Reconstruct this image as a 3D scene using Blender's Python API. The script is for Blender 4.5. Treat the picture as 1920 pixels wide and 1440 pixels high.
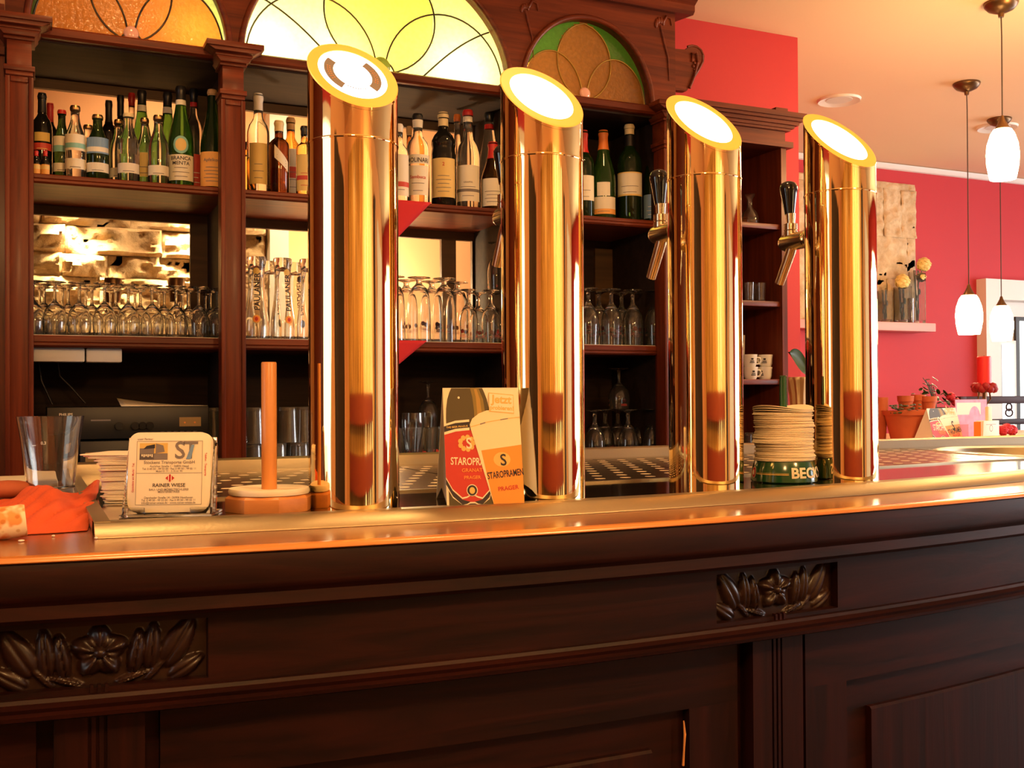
import bpy, bmesh, math, random
from mathutils import Vector, Matrix
from math import pi, sin, cos, atan2, sqrt, radians

for _o in list(bpy.data.objects):
    bpy.data.objects.remove(_o)
SC = bpy.context.scene
COL = SC.collection
RND = random.Random(7)

# ------------------------------------------------------------------ camera
F = 1960.0                       # focal length in pixels of the 1920 x 1440 frame
CAM = Vector((0, 0, 1.23))
_yaw, _pit, _rol = radians(24.75), radians(0.69), radians(0.32)
_f = Vector((sin(_yaw) * cos(_pit), cos(_yaw) * cos(_pit), sin(_pit)))
_r0 = _f.cross(Vector((0, 0, 1))).normalized()
_d0 = _f.cross(_r0)
_r = cos(_rol) * _r0 + sin(_rol) * _d0
_d = -sin(_rol) * _r0 + cos(_rol) * _d0
cam_data = bpy.data.cameras.new('camera')
cam_data.sensor_width = 36.0
cam_data.sensor_fit = 'HORIZONTAL'
cam_data.lens = 36.0 * F / 1920.0
cam_data.clip_start = 0.02
cam = bpy.data.objects.new('camera', cam_data)
cam.matrix_world = Matrix(((_r.x, -_d.x, -_f.x, CAM.x), (_r.y, -_d.y, -_f.y, CAM.y), (_r.z, -_d.z, -_f.z, CAM.z), (0, 0, 0, 1)))
COL.objects.link(cam)
SC.camera = cam

# ------------------------------------------------------------------ world, exposure, lamps
SC.view_settings.view_transform = 'Standard'
SC.view_settings.look = 'None'
SC.view_settings.gamma = 1.0
SC.view_settings.use_curve_mapping = False
SC.view_settings.exposure = 0.12
w = bpy.data.worlds.new('world')
SC.world = w
w.use_nodes = True
w.node_tree.nodes['Background'].inputs[0].default_value = (0.75, 0.85, 1.0, 1)
w.node_tree.nodes['Background'].inputs[1].default_value = 1.0
SC.cycles.max_bounces = 14
SC.cycles.diffuse_bounces = 4
SC.cycles.glossy_bounces = 6
SC.cycles.transmission_bounces = 12
SC.cycles.transparent_max_bounces = 16
SC.cycles.caustics_reflective = False
SC.cycles.caustics_refractive = False
SC.cycles.sample_clamp_indirect = 6.0
WARM = (1.0, 0.55, 0.20)
WARM2 = (1.0, 0.62, 0.28)


def lamp(name, kind, loc, energy, color, size=0.05, target=None, spot=None, blend=0.5, size_y=None):
    d = bpy.data.lights.new(name, kind)
    d.energy = energy
    d.color = color
    if kind == 'AREA':
        d.size = size
        if size_y:
            d.shape = 'RECTANGLE'
            d.size_y = size_y
    else:
        d.shadow_soft_size = size
    if spot:
        d.spot_size = radians(spot)
        d.spot_blend = blend
    o = bpy.data.objects.new(name, d)
    o.location = loc
    if target is not None:
        o.rotation_euler = (Vector(target) - Vector(loc)).to_track_quat('-Z', 'Y').to_euler()
    COL.objects.link(o)
    return o


CEIL = 2.75
# recessed ceiling spots over the counter, the aisle and the dining side
for _i, (_x, _y, _e) in enumerate([(0.0, 1.32, 26), (0.9, 1.37, 26), (1.9, 1.45, 26)]):
    lamp('counter_spot', 'SPOT', (_x, _y, CEIL - 0.03), _e, WARM, 0.04, (_x, _y + 0.05, 0), 62, 0.7)
for _x, _y, _e in [(0.3, 2.45, 15), (1.5, 2.45, 17)]:
    lamp('aisle_spot', 'SPOT', (_x, _y, CEIL - 0.03), _e, WARM, 0.05, (_x, _y + 0.8, 1.2), 80, 0.8)
for _x, _y in [(3.785, 4.166), (5.002, 4.229)]:
    lamp('ceiling_spot', 'SPOT', (_x, _y, CEIL - 0.03), 14, WARM2, 0.05, (_x, _y, 0), 95, 0.7)
lamp('bar_pendant', 'POINT', (-0.1, -0.35, 2.15), 52, WARM, 0.10)
lamp('bar_pendant', 'POINT', (1.3, -0.25, 2.15), 52, WARM, 0.10)
lamp('dining_wash', 'POINT', (3.4, 2.2, 2.2), 46, (1.0, 0.58, 0.22), 0.12)  # added fill without a fitting, lifts the ceiling and dining side
# daylight from the windows of the dining side and of the left wall
lamp('window_daylight', 'AREA', (7.9, 1.4, 1.5), 62, (1.0, 0.86, 0.76), 4.0, (0, 2.9, 1.3), size_y=1.6)
lamp('rear_wall_wash', 'SPOT', (1.6, -1.3, 2.5), 170, (1.0, 0.72, 0.36), 0.1, (1.6, -2.8, 1.2), 120, 0.8)  # unseen washers added to brighten the rear wall in the brass reflections
lamp('rear_wall_wash', 'SPOT', (-0.9, -1.5, 2.5), 58, (1.0, 0.66, 0.30), 0.1, (-0.9, -2.8, 1.2), 110, 0.8)

# ------------------------------------------------------------------ pixel -> place


def ray(px, py):
    return _r * ((px - 960) / F) + _d * ((py - 720) / F) + _f


def PY(px, py, Y):
    v = ray(px, py)
    return CAM + v * (Y / v.y)


def PZ(px, py, z):
    v = ray(px, py)
    return CAM + v * ((z - CAM.z) / v.z)


def depth(p):
    return (Vector(p) - CAM).dot(_f)


def mpp(p):
    return depth(p) / F


def face_cam(p):
    n = sqrt(p[0] ** 2 + p[1] ** 2)
    return -math.asin(p[0] / n)


# ------------------------------------------------------------------ materials
def _new(name):
    m = bpy.data.materials.new(name)
    m.use_nodes = True
    return m, m.node_tree, m.node_tree.nodes['Principled BSDF']


def pbr(name, col, rough=0.5, metal=0.0, spec=None, coat=0.0, trans=0.0, ior=None, emit=None, estr=0.0, bump=0.0, bscale=60.0, var=0.0):
    m, t, b = _new(name)
    b.inputs['Base Color'].default_value = (*col, 1)
    b.inputs['Roughness'].default_value = rough
    b.inputs['Metallic'].default_value = metal
    if spec is not None:
        b.inputs['Specular IOR Level'].default_value = spec
    b.inputs['Coat Weight'].default_value = coat
    b.inputs['Coat Roughness'].default_value = 0.12
    b.inputs['Transmission Weight'].default_value = trans
    if ior:
        b.inputs['IOR'].default_value = ior
    if emit:
        b.inputs['Emission Color'].default_value = (*emit, 1)
        b.inputs['Emission Strength'].default_value = estr
    if bump or var:
        tc = t.nodes.new('ShaderNodeTexCoord')
        nz = t.nodes.new('ShaderNodeTexNoise')
        nz.inputs['Scale'].default_value = bscale
        nz.inputs['Detail'].default_value = 4
        t.links.new(tc.outputs['Object'], nz.inputs['Vector'])
        if bump:
            bp = t.nodes.new('ShaderNodeBump')
            bp.inputs['Strength'].default_value = bump
            bp.inputs['Distance'].default_value = 0.004
            t.links.new(nz.outputs['Fac'], bp.inputs['Height'])
            t.links.new(bp.outputs['Normal'], b.inputs['Normal'])
        if var:
            mx = t.nodes.new('ShaderNodeMix')
            mx.data_type = 'RGBA'
            mx.inputs[6].default_value = (*[c * (1 - var) for c in col], 1)
            mx.inputs[7].default_value = (*[min(1, c * (1 + var)) for c in col], 1)
            t.links.new(nz.outputs['Fac'], mx.inputs[0])
            t.links.new(mx.outputs[2], b.inputs['Base Color'])
    return m


def wood(name, dark, light, axis=0, rough=0.4, coat=0.3, scale=9.0, bump=0.12, spec=0.5):
    m, t, b = _new(name)
    tc = t.nodes.new('ShaderNodeTexCoord')
    mp = t.nodes.new('ShaderNodeMapping')
    s = [scale * 5] * 3
    s[axis] = scale * 0.28
    mp.inputs['Scale'].default_value = s
    nz = t.nodes.new('ShaderNodeTexNoise')
    nz.inputs['Scale'].default_value = 1.0
    nz.inputs['Detail'].default_value = 6
    nz.inputs['Roughness'].default_value = 0.62
    nz.inputs['Distortion'].default_value = 0.7
    cr = t.nodes.new('ShaderNodeValToRGB')
    cr.color_ramp.elements[0].position = 0.32
    cr.color_ramp.elements[0].color = (*dark, 1)
    cr.color_ramp.elements[1].position = 0.70
    cr.color_ramp.elements[1].color = (*light, 1)
    bp = t.nodes.new('ShaderNodeBump')
    bp.inputs['Strength'].default_value = bump
    bp.inputs['Distance'].default_value = 0.002
    L = t.links.new
    L(tc.outputs['Object'], mp.inputs['Vector'])
    L(mp.outputs['Vector'], nz.inputs['Vector'])
    L(nz.outputs['Fac'], cr.inputs['Fac'])
    L(cr.outputs['Color'], b.inputs['Base Color'])
    L(nz.outputs['Fac'], bp.inputs['Height'])
    L(bp.outputs['Normal'], b.inputs['Normal'])
    b.inputs['Roughness'].default_value = rough
    b.inputs['Coat Weight'].default_value = coat
    b.inputs['Coat Roughness'].default_value = 0.2
    b.inputs['Specular IOR Level'].default_value = spec
    return m


def emis(name, col, s):
    m = bpy.data.materials.new(name)
    m.use_nodes = True
    t = m.node_tree
    t.nodes.remove(t.nodes['Principled BSDF'])
    e = t.nodes.new('ShaderNodeEmission')
    e.inputs[0].default_value = (*col, 1)
    e.inputs[1].default_value = s
    t.links.new(e.outputs[0], t.nodes['Material Output'].inputs[0])
    return m


def art_glass(name, col, bump=0.5):
    """leaded art glass: lets light through (translucent) with a bumpy gloss"""
    m = bpy.data.materials.new(name)
    m.use_nodes = True
    t = m.node_tree
    t.nodes.remove(t.nodes['Principled BSDF'])
    L = t.links.new
    tc = t.nodes.new('ShaderNodeTexCoord')
    nz = t.nodes.new('ShaderNodeTexNoise')
    nz.inputs['Scale'].default_value = 75
    nz.inputs['Detail'].default_value = 3
    L(tc.outputs['Object'], nz.inputs['Vector'])
    bp = t.nodes.new('ShaderNodeBump')
    bp.inputs['Strength'].default_value = bump
    bp.inputs['Distance'].default_value = 0.004
    L(nz.outputs['Fac'], bp.inputs['Height'])
    mx = t.nodes.new('ShaderNodeMix')
    mx.data_type = 'RGBA'
    mx.inputs[6].default_value = (*[c * 0.75 for c in col], 1)
    mx.inputs[7].default_value = (*[min(1, c * 1.2) for c in col], 1)
    L(nz.outputs['Fac'], mx.inputs[0])
    tr = t.nodes.new('ShaderNodeBsdfTranslucent')
    df = t.nodes.new('ShaderNodeBsdfDiffuse')
    gl = t.nodes.new('ShaderNodeBsdfGlossy')
    gl.inputs['Roughness'].default_value = 0.15
    for n in (tr, df):
        L(mx.outputs[2], n.inputs['Color'])
    for n in (df, gl):
        L(bp.outputs['Normal'], n.inputs['Normal'])
    m1 = t.nodes.new('ShaderNodeMixShader')
    m1.inputs[0].default_value = 0.25
    L(tr.outputs[0], m1.inputs[1])
    L(df.outputs[0], m1.inputs[2])
    m2 = t.nodes.new('ShaderNodeMixShader')
    m2.inputs[0].default_value = 0.07
    L(m1.outputs[0], m2.inputs[1])
    L(gl.outputs[0], m2.inputs[2])
    L(m2.outputs[0], t.nodes['Material Output'].inputs[0])
    return m


def brass_mat():
    """polished brass tube, very slightly rippled along its length"""
    m, t, b = _new('polished_brass')
    b.inputs['Base Color'].default_value = (0.97, 0.74, 0.36, 1)
    b.inputs['Metallic'].default_value = 1.0
    b.inputs['Roughness'].default_value = 0.035
    tc = t.nodes.new('ShaderNodeTexCoord')
    mp = t.nodes.new('ShaderNodeMapping')
    mp.inputs['Scale'].default_value = (190, 190, 2.2)
    nz = t.nodes.new('ShaderNodeTexNoise')
    nz.inputs['Scale'].default_value = 1.0
    nz.inputs['Detail'].default_value = 2
    bp = t.nodes.new('ShaderNodeBump')
    bp.inputs['Strength'].default_value = 0.10
    bp.inputs['Distance'].default_value = 0.0012
    t.links.new(tc.outputs['Object'], mp.inputs['Vector'])
    t.links.new(mp.outputs['Vector'], nz.inputs['Vector'])
    t.links.new(nz.outputs['Fac'], bp.inputs['Height'])
    t.links.new(bp.outputs['Normal'], b.inputs['Normal'])
    return m


M = {}
M['counter'] = wood('dark_counter_wood', (0.007, 0.0013, 0.0008), (0.030, 0.0050, 0.0027), 0, 0.50, 0.0, 9, 0.2, 0.22)
M['counter_v'] = wood('dark_counter_wood_upright', (0.007, 0.0013, 0.0008), (0.029, 0.0048, 0.0026), 2, 0.50, 0.0, 9, 0.2, 0.22)
M['carved'] = wood('carved_oak', (0.014, 0.006, 0.004), (0.036, 0.014, 0.010), 0, 0.34, 0.1, 10, 0.1, 0.4)
M['bartop'] = wood('bar_top_wood', (0.20, 0.050, 0.014), (0.36, 0.105, 0.03), 0, 0.22, 0.6, 7, 0.05)
M['mahog'] = wood('mahogany', (0.085, 0.013, 0.004), (0.215, 0.038, 0.010), 0, 0.42, 0.06, 8, 0.12, 0.3)
M['mahog_v'] = wood('mahogany_upright', (0.085, 0.013, 0.004), (0.215, 0.037, 0.010), 2, 0.40, 0.10, 8, 0.12, 0.3)
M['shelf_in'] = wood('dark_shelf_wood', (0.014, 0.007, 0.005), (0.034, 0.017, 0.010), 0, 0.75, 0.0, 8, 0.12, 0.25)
M['nosing'] = wood('painted_edge_glint', (0.50, 0.16, 0.03), (0.78, 0.32, 0.08), 0, 0.25, 0.5, 7, 0.05)  # lighter wood colour stands in for the edge's bright reflection
M['back_brown'] = wood('brown_back_board', (0.055, 0.026, 0.010), (0.12, 0.058, 0.02), 0, 0.6, 0.0, 6)
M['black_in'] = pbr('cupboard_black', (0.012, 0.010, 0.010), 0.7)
M['gold'] = brass_mat()
M['gold_s'] = pbr('satin_brass', (0.80, 0.55, 0.24), 0.25, 1.0)
M['bezel'] = pbr('yellow_bezel', (0.98, 0.66, 0.14), 0.4, 0.0)
M['steel_sheet'] = pbr('polished_steel_sheet', (0.50, 0.44, 0.33), 0.10, 1.0)
M['steel'] = pbr('brushed_steel', (0.44, 0.37, 0.25), 0.40, 1.0, bump=0.05, bscale=200)
M['chrome'] = pbr('chrome_warm', (0.78, 0.66, 0.46), 0.20, 1.0)
M['black_gloss'] = pbr('black_gloss', (0.006, 0.006, 0.007), 0.12, 0, coat=0.5)
M['black'] = pbr('black_plastic', (0.012, 0.012, 0.013), 0.4)
M['grey_dark'] = pbr('dark_grey', (0.022, 0.020, 0.018), 0.35)
M['panel_gold'] = pbr('display_amber', (0.35, 0.22, 0.08), 0.3)
M['white'] = pbr('white_paint', (0.85, 0.82, 0.76), 0.5)
M['white_pl'] = pbr('white_plastic', (0.74, 0.72, 0.66), 0.4)
M['paper'] = pbr('paper', (0.96, 0.84, 0.65), 0.8, var=0.08, bscale=30)
M['card'] = pbr('white_card', (0.88, 0.86, 0.80), 0.6)
M['ink'] = pbr('black_ink', (0.03, 0.025, 0.03), 0.7)
M['ink_g'] = pbr('grey_ink', (0.22, 0.19, 0.18), 0.7)
M['ink_r'] = pbr('red_ink', (0.55, 0.03, 0.02), 0.6)
M['ink_o'] = pbr('orange_ink', (0.90, 0.30, 0.05), 0.6)
M['ink_y'] = pbr('ochre_ink', (0.75, 0.52, 0.14), 0.6)
M['cream'] = pbr('cream_print', (0.92, 0.82, 0.60), 0.6)
M['label_w'] = pbr('white_label', (0.84, 0.78, 0.64), 0.55)
M['label_y'] = pbr('yellow_label', (0.80, 0.58, 0.20), 0.55)
M['label_o'] = pbr('orange_label', (0.85, 0.42, 0.10), 0.55)
M['label_r'] = pbr('red_label', (0.60, 0.06, 0.04), 0.5)
M['label_b'] = pbr('blue_label', (0.20, 0.34, 0.55), 0.5)
M['label_t'] = pbr('teal_label', (0.25, 0.55, 0.52), 0.5)
M['cap_red'] = pbr('red_cap', (0.60, 0.03, 0.03), 0.35)
M['cap_white'] = pbr('white_cap', (0.85, 0.80, 0.70), 0.4)
M['cap_cork'] = pbr('cork', (0.62, 0.38, 0.16), 0.7, var=0.2)
M['cap_orange'] = pbr('orange_cap', (0.80, 0.22, 0.04), 0.35)
M['cap_cream'] = pbr('cream_cap', (0.84, 0.68, 0.36), 0.4)
M['cap_black'] = pbr('black_cap', (0.015, 0.014, 0.014), 0.3)
M['glass'] = pbr('clear_glass', (0.98, 0.98, 0.96), 0.0, trans=0.982, ior=1.47)
M['glass_brightened'] = pbr('brightened_tumbler_glass', (0.96, 0.95, 0.90), 0.02, trans=0.94, ior=1.46)  # diffuse white mixed in to stand for glints on the tumblers
M['glass_bottle'] = pbr('clear_bottle_glass', (0.93, 0.95, 0.90), 0.0, trans=0.975, ior=1.38)
M['glass_green'] = pbr('green_bottle_glass', (0.10, 0.30, 0.05), 0.0, trans=0.86, ior=1.40)
M['glass_dgreen'] = pbr('dark_green_bottle_glass', (0.035, 0.085, 0.02), 0.02, trans=0.80, ior=1.40)
M['glass_dark'] = pbr('black_bottle_glass', (0.012, 0.012, 0.010), 0.03, trans=0.3, ior=1.45)
M['glass_brown'] = pbr('brown_bottle_glass', (0.16, 0.045, 0.012), 0.0, trans=0.95, ior=1.40)
M['glass_amber'] = pbr('amber_liquor', (0.80, 0.42, 0.08), 0.0, trans=1.0, ior=1.38)
M['glass_yellow'] = pbr('golden_liquor', (0.95, 0.72, 0.25), 0.0, trans=1.0, ior=1.38)
M['acrylic'] = pbr('clear_acrylic', (0.98, 0.98, 0.96), 0.02, trans=1.0, ior=1.35)
M['print_red'] = pbr('red_glass_print', (0.75, 0.06, 0.05), 0.5)
M['wood_light'] = wood('light_beech', (0.62, 0.24, 0.06), (0.76, 0.34, 0.10), 2, 0.45, 0.15, 6, 0.05)
M['wood_light_h'] = wood('light_beech_flat', (0.52, 0.19, 0.05), (0.68, 0.28, 0.08), 0, 0.45, 0.15, 6, 0.05)
M['napkin'] = pbr('orange_napkin', (0.72, 0.105, 0.03), 0.85, bump=0.25, bscale=400)
M['red_cloth'] = pbr('red_cloth', (0.62, 0.02, 0.03), 0.8, bump=0.2, bscale=500)
M['becks'] = pbr('bottle_green_plastic', (0.010, 0.075, 0.028), 0.18, coat=0.5)
M['terra'] = pbr('terracotta', (0.55, 0.13, 0.05), 0.75, var=0.15, bscale=18)
M['leaf'] = pbr('leaf_green', (0.025, 0.060, 0.012), 0.4, var=0.3, bscale=40)
M['leaf2'] = pbr('dry_leaf', (0.10, 0.075, 0.02), 0.6)
M['petal_y'] = pbr('yellow_petals', (0.88, 0.66, 0.22), 0.6, var=0.15)
M['petal_r'] = pbr('red_petals', (0.55, 0.02, 0.05), 0.6)
M['candle'] = pbr('red_wax', (0.75, 0.03, 0.03), 0.4)
M['vase_cream'] = pbr('ribbed_cream_vase', (0.70, 0.55, 0.32), 0.4)
M['bronze'] = pbr('antique_bronze', (0.16, 0.085, 0.035), 0.35, 0.8)
M['cord'] = pbr('dark_cord', (0.05, 0.03, 0.02), 0.6)
M['lampglass'] = pbr('opal_lamp_glass', (0.95, 0.9, 0.8), 0.3, emit=(1.0, 0.78, 0.42), estr=42.0)
M['tower_light'] = pbr('lit_white_disc', (0.9, 0.9, 0.9), 0.4, emit=(1.0, 0.97, 0.90), estr=4.0)
M['chair'] = wood('dark_chair_wood', (0.02, 0.004, 0.003), (0.05, 0.010, 0.007), 0, 0.5, 0.0, 8, 0.1, 0.2)
M['ledge_paint'] = pbr('pale_pink_ledge_paint', (0.80, 0.36, 0.33), 0.6)
M['wreath'] = pbr('dark_red_wreath', (0.30, 0.006, 0.012), 0.6)
M['sideboard'] = wood('pale_oak', (0.55, 0.30, 0.14), (0.70, 0.42, 0.22), 0, 0.45, 0.1, 5, 0.05)
M['pink'] = pbr('pink_print', (0.85, 0.32, 0.52), 0.6, var=0.5, bscale=28)
M['soil'] = pbr('soil', (0.05, 0.03, 0.02), 0.9)
# plaster and paint
M['ceiling'] = pbr('ceiling_paint', (0.88, 0.63, 0.40), 0.85, bump=0.05, bscale=90)
M['red_wall'] = pbr('red_wall_paint', (0.50, 0.027, 0.029), 0.7, bump=0.06, bscale=120)
M['far_wall'] = pbr('raspberry_wall_paint', (0.56, 0.032, 0.042), 0.7, bump=0.06, bscale=120)
M['peach'] = pbr('peach_wall_paint', (0.82, 0.46, 0.24), 0.8, bump=0.06, bscale=120)
M['floor'] = wood('dark_floor_boards', (0.06, 0.025, 0.012), (0.12, 0.05, 0.024), 0, 0.5, 0.1, 3)
M['trimwhite'] = pbr('white_trim_paint', (0.86, 0.80, 0.74), 0.5)
M['dark_trim'] = pbr('dark_trim', (0.03, 0.018, 0.012), 0.5)
M['golden_wood'] = wood('golden_oak_door', (0.12, 0.04, 0.006), (0.80, 0.46, 0.12), 2, 0.45, 0.1, 4)
M['amber_strip'] = emis('amber_glow_strip', (1.0, 0.86, 0.50), 1.5)  # glow added for the brass towers to mirror
M['red_brown'] = pbr('red_brown_rail', (0.22, 0.03, 0.012), 0.5)
M['daylight'] = emis('daylight_pane', (0.86, 0.93, 1.0), 7.0)
M['daylight2'] = emis('dim_daylight_pane', (0.90, 0.95, 0.92), 2.6)
M['curtain'] = pbr('cream_curtain', (0.90, 0.76, 0.50), 0.8)
M['stain_green'] = art_glass('green_art_glass', (0.18, 0.52, 0.05))
M['bead'] = pbr('pink_glass_bead', (0.85, 0.45, 0.36), 0.15, coat=0.5)
M['stain_orange'] = art_glass('orange_art_glass', (0.90, 0.26, 0.03), 0.9)
M['stain_dgreen'] = art_glass('dark_green_art_glass', (0.10, 0.16, 0.03))
M['stain_amber'] = art_glass('amber_art_glass', (0.78, 0.30, 0.05), 0.9)
M['stain_yellow'] = art_glass('yellow_art_glass', (0.95, 0.72, 0.12), 0.6)
M['stain_pale'] = art_glass('pale_green_art_glass', (0.72, 0.86, 0.28), 0.5)
M['stain_pink'] = art_glass('pink_art_glass', (0.95, 0.40, 0.30), 0.2)
M['lead'] = pbr('lead_came', (0.05, 0.035, 0.02), 0.4, 0.6)
M['lead_gold'] = pbr('gilt_came', (0.55, 0.36, 0.08), 0.3, 0.8)


def stone_mat():
    m, t, b = _new('rough_sandstone')
    L = t.links.new
    tc = t.nodes.new('ShaderNodeTexCoord')
    nz = t.nodes.new('ShaderNodeTexNoise')
    nz.inputs['Scale'].default_value = 12
    nz.inputs['Detail'].default_value = 8
    nz.inputs['Roughness'].default_value = 0.65
    L(tc.outputs['Object'], nz.inputs['Vector'])
    cr = t.nodes.new('ShaderNodeValToRGB')
    cr.color_ramp.elements[0].position = 0.3
    cr.color_ramp.elements[0].color = (0.55, 0.36, 0.18, 1)
    cr.color_ramp.elements[1].position = 0.7
    cr.color_ramp.elements[1].color = (0.86, 0.66, 0.40, 1)
    L(nz.outputs['Fac'], cr.inputs['Fac'])
    L(cr.outputs['Color'], b.inputs['Base Color'])
    bp = t.nodes.new('ShaderNodeBump')
    bp.inputs['Strength'].default_value = 0.7
    bp.inputs['Distance'].default_value = 0.02
    L(nz.outputs['Fac'], bp.inputs['Height'])
    L(bp.outputs['Normal'], b.inputs['Normal'])
    b.inputs['Roughness'].default_value = 0.85
    return m


def perforated_mat():
    """brushed steel plate with rows of punched holes (object coordinates)"""
    m, t, b = _new('perforated_steel')
    L = t.links.new

    def mth(op, a, bb=None, c=None):
        n = t.nodes.new('ShaderNodeMath')
        n.operation = op
        for i, x in enumerate((a, bb, c)):
            if x is None:
                continue
            if isinstance(x, (int, float)):
                n.inputs[i].default_value = x
            else:
                L(x, n.inputs[i])
        return n.outputs[0]
    tc = t.nodes.new('ShaderNodeTexCoord')
    sp = t.nodes.new('ShaderNodeSeparateXYZ')
    L(tc.outputs['Object'], sp.inputs[0])
    row = mth('DIVIDE', sp.outputs[1], 0.050)
    ri = mth('FLOOR', row)
    off = mth('MULTIPLY', mth('MODULO', mth('ABSOLUTE', ri), 2.0), 0.5)
    cx = mth('ADD', mth('DIVIDE', sp.outputs[0], 0.046), off)
    fx = mth('MULTIPLY', mth('SUBTRACT', mth('FRACT', cx), 0.5), 0.046)
    fy = mth('MULTIPLY', mth('SUBTRACT', mth('FRACT', row), 0.5), 0.050)
    d = mth('SQRT', mth('ADD', mth('MULTIPLY', fx, fx), mth('MULTIPLY', fy, fy)))
    hole = mth('LESS_THAN', d, 0.0088)
    mx = t.nodes.new('ShaderNodeMix')
    mx.data_type = 'RGBA'
    mx.inputs[6].default_value = (0.30, 0.25, 0.17, 1)
    mx.inputs[7].default_value = (0.85, 0.68, 0.42, 1)
    L(hole, mx.inputs[0])
    L(mx.outputs[2], b.inputs['Base Color'])
    L(mth('MULTIPLY', mth('SUBTRACT', 1.0, hole), 1.0), b.inputs['Metallic'])
    rr = mth('ADD', mth('MULTIPLY', hole, 0.4), 0.2)
    L(rr, b.inputs['Roughness'])
    return m


M['stone'] = stone_mat()
M['perf'] = perforated_mat()


# ------------------------------------------------------------------ mesh builder
_TXT = {}


def text_geo(s, align='CENTER', spacing=1.0, bold=0.012):
    k = (s, align, spacing, bold)
    if k not in _TXT:
        cu = bpy.data.curves.new('t', 'FONT')
        cu.body = s
        cu.size = 1.0
        cu.align_x = align
        cu.space_character = spacing
        cu.offset = bold
        cu.resolution_u = 3
        ob = bpy.data.objects.new('t', cu)
        me = bpy.data.meshes.new_from_object(ob)
        _TXT[k] = ([v.co.copy() for v in me.vertices], [list(p.vertices) for p in me.polygons])
        bpy.data.objects.remove(ob)
        bpy.data.curves.remove(cu)
        bpy.data.meshes.remove(me)
    return _TXT[k]


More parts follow.
